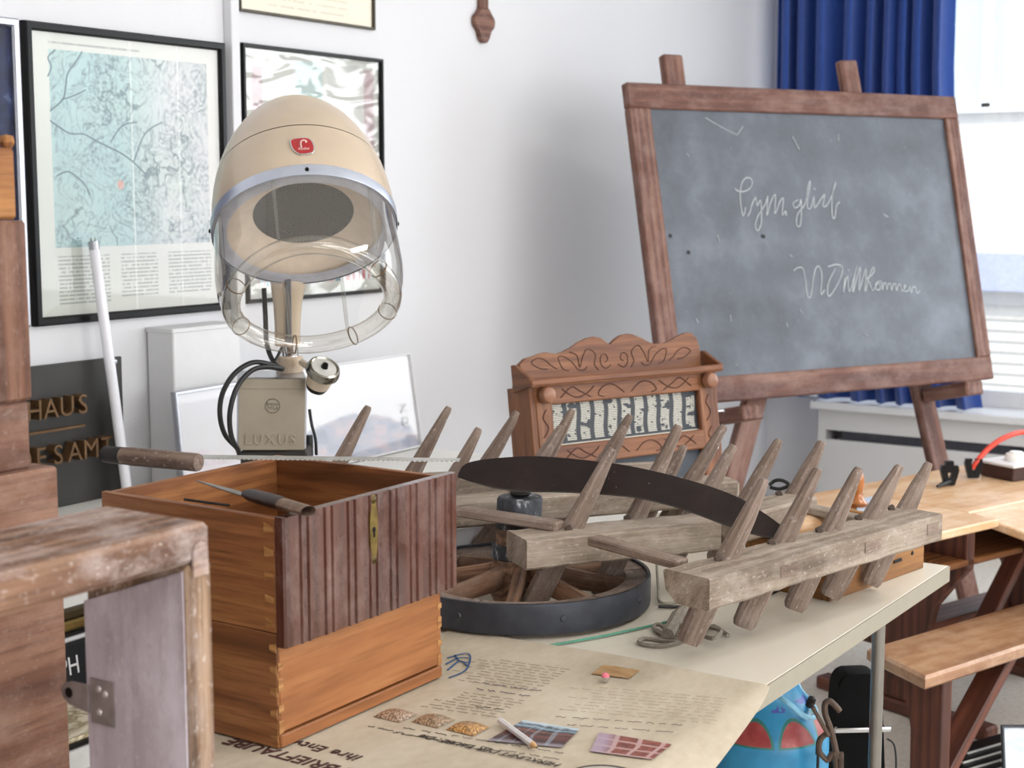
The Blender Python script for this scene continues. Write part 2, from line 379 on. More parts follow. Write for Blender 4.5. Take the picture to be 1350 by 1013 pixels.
# house across the street
def facade():
    k = plain('house_render', '#d9d6d2', .9, var=.02)
    t = thing('house', (17, 0, -3.2), 0, 'pale rendered house across the street seen through the bright window', 'building')
    B((.4, 22, 11), T(.2, -3, 5.5)).build('wall', k, t)
    fr = plain('house_window_frame', '#e6e6e8', .5); gl = plain('house_window_glass', '#bccada', .5, var=.03)
    wq = onx(1292, 50, 16.9)
    for y, z in ((wq.y, wq.z + 3.2), (wq.y - 2.9, wq.z + 3.2), (wq.y - 5.8, wq.z + 3.2), (.6, 3.5), (-2.2, 3.5), (-5, 3.5)):
        m = MB()
        for dz in (-.75, .75): m.box((.16, 1.5, .1), T(-.06, y, z + dz))
        for dy in (-.72, -.1, .72): m.box((.16, .1, 1.5), T(-.06, y + dy, z))
        w = m.build('window', fr, t); B((.05, 1.4, 1.4), T(-.01, y, z)).build('pane', gl, w)
    B((.5, 22, .40), T(-.1, -3, 3.86)).build('ledge', plain('house_ledge', '#a9aec8', .8), t)
    m = MB()
    for i in range(14): m.box((.06, 22, .02), T(-.01, -3, 1.9 + i * .12))
    m.build('clapboards', plain('house_board', '#d5d1cb', .9), t)
facade()
struct('ground', B((40, 60, .1), T(27, -3, -3.3)), plain('street', '#8d8a86', .9))
# curtain
def curtain():
    k = Mat('blue_curtain_cloth'); n = k.noise(k.obj((200, 200, 30)), 1, 3)
    k.P(Base_Color=k.ramp(n, [(.3, '#1e4190'), (.7, '#2a509f')]), Roughness=.8, Sheen_Weight=.2)
    y0, y1 = onx(1027, 60, WX - .2).y, onx(1253, 60, WX - .2).y
    yb = onx(1291, 515, WX - .2).y
    z0, z1 = .58, 2.85
    t = thing('curtain', (WX - .2, (y0 + y1) / 2, z0), 0, 'royal blue pleated curtain hanging behind the blackboard beside the window', 'curtain')
    random.seed(5); amp = [random.uniform(.55, 1.15) for _ in range(40)]; ph = [random.uniform(-.35, .35) for _ in range(40)]
    def fn(s, q):
        z = z0 + (z1 - z0) * q; ye = y1 + (yb - y1) * max(0, (1 - q) - .35) ** 1.5 * 1.9
        f = s * 9.0 + .35 * math.sin(9 * s); i = int(f); w = math.sin(2 * math.pi * f + ph[i] * math.sin(math.pi * (f - i)))
        w = math.copysign(abs(w) ** .7, w)
        return (0.055 * amp[i] * w + .012 * math.sin(7 * s + 3 * q), y0 + (ye - y0) * s - t.location.y + .012 * math.cos(4 * math.pi * f), z - z0)
    m = MB(); m.grid(fn, 200, 14); o = m.build('cloth', k.m, t, smooth=80)
    sm = o.modifiers.new('thick', 'SOLIDIFY'); sm.thickness = .003
    MB().tube([(0, y0 + .05 - t.location.y, z1 - z0 + .02), (0, y1 - 2.5 - t.location.y, z1 - z0 + .02)], .012).build('rail', ALU, t)
curtain()
# ================================================================ TABLES
TZ = .74
TABLE = plain('beige_table_laminate', '#d3cbbb', .33, var=.012, scale=6); TEDGE = plain('table_edge_band', '#8f8878', .5, var=.02)
TWHITE = plain('white_table_laminate', '#e4e2dc', .35, var=.01)
STEEL = plain('table_leg_steel', '#8a8782', .22, 1, .03)
def table(x0, x1, y0, y1, label, mt, legs):
    t = thing('table', ((x0 + x1) / 2, (y0 + y1) / 2, 0), 0, label, 'table'); w, d = x1 - x0, y1 - y0
    B((w, d, .033), T(0, 0, TZ - .0165), .002).build('tabletop', mt, t)
    m = MB()
    for s in (-1, 1): m.box((w + .002, .003, .032), T(0, s * (d / 2), TZ - .0165)); m.box((.003, d, .032), T(s * (w / 2), 0, TZ - .0165))
    m.build('edge_band', TEDGE, t)
    for lx, ly in legs:
        MB().lathe([(.0, .0), (.016, 0), (.016, .012), (.0125, .014), (.0125, TZ - .033), (0, TZ - .033)], T(lx - t.location.x, ly - t.location.y, 0), 20).build('leg', STEEL, t)
    m = MB()
    for s in (-1, 1): m.box((w - .5, .03, .03), T(0, s * (d / 2 - .12), TZ - .05))
    m.build('frame_rail', ALU, t)
    return t
table(.35, 3.05, .925, 1.665, 'long beige laminate table with chrome legs carrying the harrow and drawers', TABLE, ((2.75, .965), (.5, .965), (2.75, 1.6), (.5, 1.6)))
table(.35, 3.64, 1.672, 2.93, 'white table pushed against the left wall behind the long beige table', TWHITE, ((3.55, 1.75), (.5, 1.75), (3.55, 2.85), (.5, 2.85)))
# ================================================================ WALL PICTURES
def picture(name, label, x0, x1, z0, z1, fmat, fw, art, glass=PGLASS, y=None, depth=.022, M=None, W=None, H=None, group=None, parts=True):
    """framed picture; local x = width, y = away from the viewer's side, z = up; the back lies on y = 0"""
    if M is None: M = T((x0 + x1) / 2, WY - .001, z0); W, H = x1 - x0, z1 - z0
    t = thingM(name, M, label, 'picture', group)
    def ring(e, y): return [V((-W / 2 + e, y, e)), V((W / 2 - e, y, e)), V((W / 2 - e, y, H - e)), V((-W / 2 + e, y, H - e))]
    m = MB(); secs = [ring(0, 0), ring(0, -depth * .8), ring(fw * .2, -depth), ring(fw * .8, -depth), ring(fw, -depth * .75), ring(fw, -.002)]
    for a, b in zip(secs, secs[1:]):
        for i in range(4): m.add([a[i], a[(i + 1) % 4], b[(i + 1) % 4], b[i]], [(0, 1, 2, 3)], gs=[(p.x + p.z * .7, p.z, p.y) for p in (a[i], a[(i + 1) % 4], b[(i + 1) % 4], b[i])])
    m.build('frame', fmat, t, smooth=20)
    e = fw * .9; yy = -depth * .35
    MB().quad((-W / 2 + e, yy, e), (W / 2 - e, yy, e), (W / 2 - e, yy, H - e), (-W / 2 + e, yy, H - e)).build('print', art, t)
    MB().box((W - .004, .004, H - .004), T(0, -.002, H / 2)).build('backing', BLACK, t)
    if glass:
        yy = -depth * .6
        MB().quad((-W / 2 + e, yy, e), (W / 2 - e, yy, e), (W / 2 - e, yy, H - e), (-W / 2 + e, yy, H - e)).build('glass', glass, t)
    return t
class Art(Mat):                                                        # flat print, drawn in g = (s, t)
    def __init__(s, name):
        super().__init__(name); s.v = s.g(); x = s.n('SeparateXYZ', {'Vector': s.v}); s.x, s.y = x.outputs[0], x.outputs[1]
    def box(s, x0, x1, y0, y1):
        f = lambda a, lo, hi: s.math('MULTIPLY', s.math('GREATER_THAN', a, lo), s.math('LESS_THAN', a, hi))
        return s.math('MULTIPLY', f(s.x, x0, x1), f(s.y, y0, y1))
    def lines(s, period, duty, words=40, gap=.42):                     # lines of small print broken into words
        ph = s.math('FRACT', s.math('MULTIPLY', s.y, 1 / period)); on = s.math('LESS_THAN', ph, duty)
        row = s.math('FLOOR', s.math('MULTIPLY', s.y, 1 / period))
        c = s.n('CombineXYZ', {0: s.math('MULTIPLY', s.x, words), 1: s.math('MULTIPLY', row, 7.31)}).outputs[0]
        return s.math('MULTIPLY', on, s.math('GREATER_THAN', s.noise(c, 1.0, 2), gap))
def map_art():
    k = Art('old_map_print'); v = k.v
    warm = k.noise(k.g((3, 3, 1)), 1.0, 3)
    paper = k.ramp(k.x, [(0, '#c9cdc4'), (1, '#d3d2ce')])
    teal = k.mix(k.ramp(k.math('ADD', k.x, k.math('MULTIPLY', k.math('SUBTRACT', .5, k.y), .0)), [(.45, 0.0), (.72, 1.0)]), '#a2c0c1', '#c9cacb')
    teal = k.mix(k.math('MULTIPLY', k.ramp(warm, [(.4, 0.0), (.65, 1.0)]), .4), teal, '#b3c7bc')
    vo = k.n('TexVoronoi', {'Vector': k.n('VectorMath', {0: k.g((7, 7, 1)), 1: k.n('TexNoise', {'Vector': k.g((14, 14, 1)), 'Scale': 1.0, 'Detail': 4}).outputs[1]}, operation='ADD').outputs[0], 'Scale': 1.0, 'Randomness': 1.0}, feature='DISTANCE_TO_EDGE').outputs[0]
    roads = k.math('MULTIPLY', k.ramp(vo, [(.0, 1.0), (.05, 0.0)]), k.ramp(k.noise(k.g((3, 3, 5)), 1.0, 2), [(.48, 0.0), (.56, 1.0)]))
    con = k.noise(k.g((7, 7, 1)), 1.0, 6, .6, .8); con = k.math('ABSOLUTE', k.math('SUBTRACT', k.math('FRACT', k.math('MULTIPLY', con, 9)), .5))
    con = k.ramp(con, [(0, 1.0), (.16, 0.0)])
    fine = k.ramp(k.noise(k.g((60, 60, 1)), 1.0, 6, .75), [(.45, 0.0), (.62, 1.0)])
    patch = k.ramp(k.noise(k.g((4, 4, 1)), 1.0, 3), [(.42, 0.0), (.62, 1.0)])
    ink = k.math('MINIMUM', k.math('ADD', k.math('MULTIPLY', roads, .9), k.math('ADD', k.math('MULTIPLY', con, .55), k.math('MULTIPLY', k.math('MULTIPLY', fine, patch), .75))), .8)
    mp = k.mix(ink, teal, '#3d5a68')
    dx = k.math('SUBTRACT', k.x, .43); dy = k.math('SUBTRACT', k.y, .47)
    spot = k.math('LESS_THAN', k.math('ADD', k.math('MULTIPLY', dx, dx), k.math('MULTIPLY', dy, dy)), .0003)
    mp = k.mix(k.math('MULTIPLY', spot, .7), mp, '#d98d7a')
    c = k.mix(k.box(.09, .93, .245, .94), paper, mp)
    t1 = k.math('MULTIPLY', k.lines(.014, .45, 60), k.math('ADD', k.box(.10, .36, .04, .215), k.math('ADD', k.box(.42, .62, .05, .215), k.box(.68, .93, .05, .215))))
    t2 = k.math('MULTIPLY', k.lines(.02, .35, 70), k.box(.09, .55, .955, .978))
    c = k.mix(k.math('MULTIPLY', k.math('ADD', t1, t2), .55), c, '#60696b')
    fold = k.math('ADD', k.math('LESS_THAN', k.math('ABSOLUTE', k.math('SUBTRACT', k.x, .5)), .004), k.math('LESS_THAN', k.math('ABSOLUTE', k.math('SUBTRACT', k.x, .76)), .003))
    c = k.mix(k.math('MULTIPLY', fold, .4), c, '#f4f4f0')
    k.P(Base_Color=c, Roughness=.7); return k.m
mapt = picture('map_picture', 'large pale teal map in a black frame on the left wall', 2.394, 3.056, 1.186, 1.904, BLACK, .021, map_art())
mink = plain('map_ink', '#55707a', .8, var=.05)
for pts in ([(430, 270), (400, 320), (355, 385), (345, 450), (330, 520), (262, 582)], [(330, 520), (390, 500), (450, 470)], [(262, 630), (310, 665), (370, 700), (440, 703), (500, 735), (560, 765), (630, 800), (700, 850), (770, 920)], [(250, 400), (270, 350), (252, 300), (290, 262)], [(580, 745), (640, 660), (720, 640)], [(300, 920), (360, 900), (440, 960), (470, 1020)], [(700, 850), (760, 700), (850, 640)]):
    pp = [ony(x * .2518, y * .2518, WY - .0095) - mapt.location for x, y in pts]
    MB().ribbon(spline([V((p.x, -.0080, p.z)) for p in pp], 5), .0035, V((0, -1, 0))).build('printed_road', mink, mapt)
def print2():
    k = Art('faded_collage_print')
    c = k.mix(k.noise(k.g((2, 3, 1)), 1, 3), '#bdbbb2', '#b2b6b0')
    c = k.mix(k.math('ADD', k.box(.06, .13, .1, .93), k.box(.88, .96, .1, .96)), c, '#a58e8f')
    c = k.mix(k.box(.36, .56, .2, .97), c, '#9fb2ad')
    sh = k.math('GREATER_THAN', k.noise(k.g((9, 1, 1)), 1, 1), .52)
    books = k.ramp(k.noise(k.g((16, .8, 1)), 1, 1), [(.3, '#5d7f8c'), (.42, '#c9d0d0'), (.5, '#a34d4f'), (.58, '#b9c6c9'), (.66, '#6d8a5e'), (.8, '#3f4a54')], 'CONSTANT')
    c = k.mix(k.box(.08, .94, .05, .155), c, books)
    k.P(Base_Color=c, Roughness=.6); return k.m
FOIL = clear('wrinkled_plastic_film', (1, 1, 1), .12, 2.6, bumpy=.5)
picture('poster_picture', 'pale poster under shiny wrinkled film in a thin black frame behind the hair dryer', 3.121, 3.742, 1.197, 1.912, BLACK, .012, print2(), glass=FOIL)
k = Art('cream_document'); c = k.mix(k.math('MULTIPLY', k.math('MULTIPLY', k.lines(.03, .35, 30), k.box(.2, .8, .03, .2)), .35), '#ddd2bc', '#8c8372'); k.P(Base_Color=c, Roughness=.7)
picture('document_picture', 'cream document in a thin dark frame hanging above the poster behind the dryer', 3.12, 3.712, 1.996, 2.66, plain('thin_bronze_frame', '#4a4438', .4, .5), .008, k.m, depth=.016)
k = Art('dark_blue_print'); n = k.noise(k.g((14, 14, 1)), 1, 5, .6); k.P(Base_Color=k.ramp(n, [(.35, '#0c1330'), (.6, '#1c2750'), (.75, '#5c6a8c')]), Roughness=.5)
picture('photograph_picture', 'dark blue picture in a silver frame at the left picture edge', 1.82, 2.378, 1.188, 1.905, ALU, .02, k.m, glass=None)
# wooden wall cross (its lower arm shows)
t = thing('wall_cross', (4.3, WY, 2.0), 0, 'brown wooden wall cross with a trefoil end, high on the left wall', 'cross')
def trefoil(cx, cz, a):
    pts = []
    for (ox, oz, r, a0, a1) in ((-.032, 0, .028, 90, 270), (0, -.04, .03, 200, 340), (.032, 0, .028, -90, 90)):
        for i in range(9):
            q = math.radians(a0 + (a1 - a0) * i / 8); pts.append((ox + r * math.cos(q), oz + r * math.sin(q)))
    pts += [(.026, .045), (-.026, .045)]
    ca, sa = math.cos(a), math.sin(a)
    return [(cx + ca * x - sa * z, cz + sa * x + ca * z) for x, z in pts]
MX = axes(V((1, 0, 0)), V((0, 0, 1)), V((0, -1, 0)))
m = MB(); m.prism([(-.024, .09), (.024, .09), (.024, .85), (-.024, .85)], .016, MX, .002, grain=1)
m.prism([(-.2, .55), (.24, .55), (.24, .598), (-.2, .598)], .015, MX, .002)
m.build('beam', WBOARD, t)
for cx, cz, a in ((0, .075, 0), (-.22, .574, -90), (.26, .574, 90), (0, .87, 180)):
    MB().prism(trefoil(cx, cz, math.radians(a)), .02, MX, .003).build('trefoil_end', WBOARD, t)
# sign HAUS / ESAMT leaning at the wall
SIGN = plain('anthracite_sign', '#3c3b39', .38, .3, .08, 8)
sx_r = ony(161, 560, WY - .02).x
t = thing('metal_sign', ((1.95 + sx_r) / 2, WY - .02, TZ + .001), 0, 'dark metal sign with raised brass letters HAUS and ESAMT leaning on the wall', 'sign')
lx = -t.location.x
B((sx_r - 1.95, .012, .352), T(0, 0, .176), .001).build('plate', SIGN, t)
def lett(txt, p0, p1, h, x_al='RIGHT'):
    a, b = ony(*p0, WY - .05), ony(*p1, WY - .05)
    for ch_i, ch in enumerate(txt):
        q = a.lerp(b, ch_i / max(1, len(txt) - 1)) - t.location
        M = axes(V((1, 0, 0)), V((0, 0, 1)), V((0, -1, 0)), (q.x, -.022, q.z))
        MB().text(ch, h, M, extrude=.014, align='CENTER').build('letter', [BRASSL], t, smooth=30)
BRASSL = plain('bronze_letters', '#6f5337', .45, .45, .1, 40)
lett('THAUS', (22, 558), (108, 545), .068); lett('DESAMT', (30, 620), (140, 600), .068)
a, b = ony(30, 575, WY - .05), ony(116, 562, WY - .05)
B((.3, .012, .006), T(b.x - t.location.x - .15, -.014, (a.z + b.z) / 2 - t.location.z)).build('rule', BRASSL, t)
for px, py in ((158, 477), (158, 650)):
    q = ony(px - 5, py, WY - .03) - t.location; MB().lathe([(0, 0), (.006, 0), (.005, .003), (0, .004)], axes(V((1, 0, 0)), V((0, 0, 1)), V((0, -1, 0)), (q.x, -.006, q.z)), 12).build('screw', ALU, t)
# fluorescent tube leaning against the map
p0, p1 = ony(166, 636, 2.87), ony(123, 318, 2.905); p0 = p0 + (p0 - p1).normalized() * ((p0.z - TZ - .005) / ((p1 - p0).normalized().z)) 
M = frame_to(p0, p1, V((0, 1, 0))); L = (p1 - p0).length
t = thingM('fluorescent_tube', M, 'white fluorescent tube leaning upright in front of the map and the sign', 'tube')
TX = Ry(90)
MB().lathe([(.0127, .02), (.0132, .025), (.0132, L - .025), (.0127, L - .02)], TX, 20).build('glass_tube', plain('tube_white', '#efeff4', .15, var=.01), t)
for s in (0, 1):
    z0 = 0 if not s else L - .022
    MB().lathe([(0, z0), (.0128, z0), (.0128, z0 + .022), (0, z0 + .022)], TX, 20).build('end_cap', ALU, t)
    m = MB()
    for dy in (-.006, .006): m.lathe([(0, -.008), (.0012, -.008), (.0012, 0)] if not s else [(.0012, L), (.0012, L + .008), (0, L + .008)], TX @ T(0, dy, 0), 6)
    m.build('contact_pins', BRASS, t)
# white box standing at the wall
x1 = ony(318, 520, 2.85).x
t = thing('storage_box', ((2.757 + x1) / 2, 2.897, TZ), 0, 'tall plain white box standing against the wall under the map', 'box')
B((x1 - 2.757, .095, .416), T(0, 0, .208), .003).build('body', WHITE, t)
B((x1 - 2.757 + .006, .1, .012), T(0, 0, .412), .002).build('lid', WHITE, t)
# white framed posters leaning at the wall
def leaner(name, label, bl, br, tl_px, art, fw, fmat, H, lean):
    u = (br - bl).normalized(); n0 = u.cross(V((0, 0, 1))).normalized(); l = math.radians(lean)
    back = -n0 if n0.dot(EYE - bl) > 0 else n0
    z = V((0, 0, 1)) * math.cos(l) + back * math.sin(l); y = z.cross(u)
    M = axes(u, y, z, (bl + br) / 2)
    return picture(name, label, 0, 0, 0, 0, fmat, fw, art, M=M, W=(br - bl).length, H=H, depth=.016, glass=PGLASS)
def post_art(name, seedx, right):
    k = Art(name)
    dx = k.math('SUBTRACT', k.x, .45 if right else .15); dy = k.math('MULTIPLY', k.math('SUBTRACT', k.y, -.05), 1.1 if right else 1.25)
    r = k.math('SQRT', k.math('ADD', k.math('MULTIPLY', dx, dx), k.math('MULTIPLY', dy, dy)))
    n = k.noise(k.g((5, 5, seedx)), 1, 4)
    inside = k.ramp(k.math('ADD', r, k.math('MULTIPLY', n, .12)), [(.60, 1.0), (.64, 0.0)])
    cc = k.ramp(n, [(.3, '#747c90'), (.48, '#9b9dab'), (.6, '#b7a4a8'), (.75, '#a5b2c0')]) if right else k.ramp(n, [(.3, '#cfc6cc'), (.7, '#dfd8dd')])
    k.P(Base_Color=k.mix(inside, '#d8d7da', cc), Roughness=.4); return k.m
leaner('leaning_poster', 'white poster with pale round motif in an aluminium frame left of the dryer', V((2.70, 2.78, TZ + .001)), V((3.03, 2.80, TZ + .001)), None, post_art('pale_pink_poster', 3, False), .009, ALU, .265, 5)
pr_t = leaner('tilted_poster', 'white poster with grey-pink round picture leaning right of the dryer box', V((3.07, 2.73, TZ + .001)), V((3.645, 2.73, TZ + .001)), None, post_art('grey_pink_poster', 8, True), .005, WHITE, .285, 9)
for i, ch in enumerate('ON'):
    MB().text(ch, .04, T(.235, -.0125, .085 + .04 * i) @ axes(V((0, 0, 1)), V((-1, 0, 0)), V((0, -1, 0))), extrude=.0004, align='CENTER').build('printed_letter', WHITE, pr_t)
# ================================================================ BLACKBOARD ON ITS EASEL
def blackboard():
    bl, br = onz(875, 537, .82), onz(1308, 500, .82)
    u = (br - bl).normalized(); n0 = V((u.y, -u.x, 0)); n0 = n0 if n0.dot(EYE - bl) > 0 else -n0
    l = math.radians(13); z = V((0, 0, 1)) * math.cos(l) - n0 * math.sin(l); y = z.cross(u)
    nrm = -y; W, H = (br - bl).length, 1.07
    M = axes(u, y, z, bl); Mi = M.inverted()
    P = lambda px, py, off=0: Mi @ onp(px, py, bl + nrm * off, nrm)
    t = thingM('blackboard', M, 'large grey-black school blackboard with brown frame and chalk writing on an easel', 'blackboard')
    fw, th = .085, .035
    for (x0, x1, z0, z1, g) in ((0, W, 0, fw, 0), (0, W, H - fw, H, 0), (0, fw, fw, H - fw, 2), (W - fw * .8, W, fw, H - fw, 2)):
        B((x1 - x0, th, z1 - z0), T((x0 + x1) / 2, th / 2 - .012, (z0 + z1) / 2), .004, g).build('frame_rail', WBOARD, t)
    k = Mat('slate'); a = k.noise(k.obj((5, 5, 5)), 1, 7, .65); b = k.noise(k.obj((60, 60, 60)), 1, 6, .7); c0 = k.noise(k.obj((1.3, 1.3, 1.3)), 1, 4)
    c = k.ramp(k.math('ADD', k.math('MULTIPLY', a, .6), k.math('MULTIPLY', c0, .4)), [(.35, '#44484f'), (.5, '#555a63'), (.68, '#6f757f')])
    c = k.mix(k.math('MULTIPLY', k.ramp(b, [(.62, 0.0), (.75, 1.0)]), .25), c, '#b9bdbf')
    k.P(Base_Color=c, Roughness=.48); k.bump(b, .08, .001)
    B((W - fw, .012, H - fw), T(W / 2, .008, H / 2)).build('slate', k.m, t)
    ch = plain('chalk', '#a4a9ac', .9, var=.1); cf = plain('faint_chalk', '#82888b', .9, var=.1)
    def strokes(name, lists, w, m_):
        m = MB()
        for pts in lists:
            pp = [P(940 + x * .23704, 200 + y * .23704) for x, y in pts]
            pp = [V((p.x, .0012, p.z)) for p in pp]
            m.ribbon(spline(pp, 5), w, V((0, -1, 0)))
        m.build(name, m_, t)
    h1 = [[(120, 205), (150, 222), (190, 215), (218, 185), (212, 150), (180, 148), (158, 185), (152, 240), (156, 300), (168, 357), (183, 312), (176, 320)],
          [(195, 360), (208, 330), (215, 300), (238, 255), (246, 300), (265, 270), (270, 330), (268, 400), (250, 440), (235, 412), (250, 360), (292, 290), (305, 245), (300, 355), (322, 280), (348, 240), (345, 345), (372, 280), (392, 260), (385, 352), (405, 330), (408, 356)],
          [(475, 268), (448, 285), (455, 312), (480, 300), (490, 265), (492, 340), (486, 412), (466, 405), (470, 350), (512, 290), (530, 190), (542, 170), (524, 300), (545, 312), (562, 250), (566, 312), (602, 262), (622, 240), (612, 302), (640, 290), (678, 195), (682, 168), (662, 250), (664, 355), (678, 366), (688, 300), (706, 280)],
          [(562, 203), (570, 212)]]
    h2 = [[(450, 662), (475, 645), (502, 652), (515, 720), (526, 800), (545, 802), (560, 700), (572, 650), (592, 640), (606, 690), (600, 792), (622, 770)],
          [(640, 640), (690, 628), (722, 650), (702, 720), (660, 792), (640, 798), (642, 730), (682, 650)],
          [(735, 700), (724, 790), (748, 690), (760, 780), (800, 640), (790, 690), (778, 785), (820, 640), (812, 775), (852, 650), (845, 778)],
          [(850, 775), (868, 700), (890, 645), (898, 662), (880, 690), (858, 705), (872, 730), (888, 772), (904, 752), (920, 722), (905, 738), (908, 765), (928, 766), (930, 740), (918, 724), (938, 726), (944, 768), (950, 738), (962, 732), (968, 768), (976, 738), (988, 736), (994, 770), (1004, 740), (1016, 738), (1022, 772), (1032, 742), (1044, 742), (1052, 776), (1064, 762), (1074, 745), (1064, 744), (1066, 776), (1088, 772), (1096, 750), (1104, 786), (1112, 756), (1126, 754), (1136, 788), (1152, 772)],
          [(752, 655), (758, 662)]]
    strokes('chalk_writing', h1, .0042, ch); strokes('chalk_writing', h2, .0042, ch)
    def mk(px, py, dx, dy, w): return [(( px - 940) / .23704, (py - 200) / .23704), ((px - 940 + dx * .5) / .23704, (py - 200 + dy * .5 + .4) / .23704), ((px - 940 + dx) / .23704, (py - 200 + dy) / .23704)]
    for q in [mk(930, 155, 22, 13, 1), mk(952, 168, 20, 10, 1), mk(972, 178, 8, -12, 1)]: strokes('chalk_mark', [q], .006, cf)
    for q in [mk(1045, 180, 9, 17, 1), mk(1105, 177, 1, 8, 1), mk(905, 202, 4, 4, 1), mk(946, 310, 3, 9, 1), mk(1041, 336, 4, 2, 1), mk(1165, 282, 6, 4, 1), mk(963, 415, 1, 9, 1), mk(1055, 408, 3, 5, 1), mk(1037, 425, 2, 6, 1), mk(857, 205, 6, -4, 1), mk(918, 420, 3, 6, 1), mk(970, 480, 3, 2, 1), mk(1140, 440, 5, 3, 1)]: strokes('chalk_mark', [q], .006, cf)
    dks = plain('dark_spot', '#25282a', .8)
    for q in [mk(1004, 311, 5, 1, 1), mk(906, 332, 4, 1, 1), mk(882, 310, 4, 1, 1)]: strokes('dark_spot', [q], .012, dks)
    # easel: two uprights behind the board, legs splayed to the floor, two pegs carrying the board
    e = thingM('easel', M, 'red-brown wooden easel with pegs carrying the blackboard', 'easel')
    def up(top, bot, w, off=.045):
        a, b = P(*top), P(*bot); a.y = b.y = off; return a, b
    a, b = up((894, 68), (950, 515), .09); MB().bar(b, a, .035, .082, V((1, 0, 0)) if False else (a - b).cross(V((0, 1, 0))).normalized(), .006).build('upright', WBOARD, e)
    a, b = up((1126, 76), (1200, 495), .09); MB().bar(b, a, .035, .082, (a - b).cross(V((0, 1, 0))).normalized(), .006).build('upright', WBOARD, e)
    gz = lambda p, w: Mi @ V((p.x, p.y, 0.0))
    for top, bot in (((1000, 505), (958, 660)), ((1212, 505), (1243, 640))):
        pa = onp(*top, bl - nrm * .12, nrm); pb = onp(*bot, bl - nrm * .02, n0)
        d = (pb - pa); pf = pa + d * (pa.z / -d.z) if d.z < 0 else pb
        aa, bb = Mi @ pa, Mi @ pf
        MB().bar(bb, aa, .04, .082, (aa - bb).cross(V((0, 1, 0))).normalized(), .005).build('leg', WBOARD, e)
    for px, py, L in ((960, 541, .16), (1250, 515, .16)):
        p = P(px, py); B((.085, L + .06, .05), T(p.x, -.02, p.z - .02 if px < 1000 else p.z - .005), .006, 1).build('peg', WBOARD, e)
    # rear prop leg
    pa = Mi @ (M @ V((W * .45, .06, H * .9))); pw = M @ V((W * .45, .06, H * .9)); pf = V((pw.x, pw.y, 0)) - n0 * .62
    MB().bar(Mi @ pf, Mi @ pw, .05, .03, V((1, 0, 0)).cross((Mi @ pf - Mi @ pw).normalized()), .004).build('leg', WBOARD, e)
blackboard()
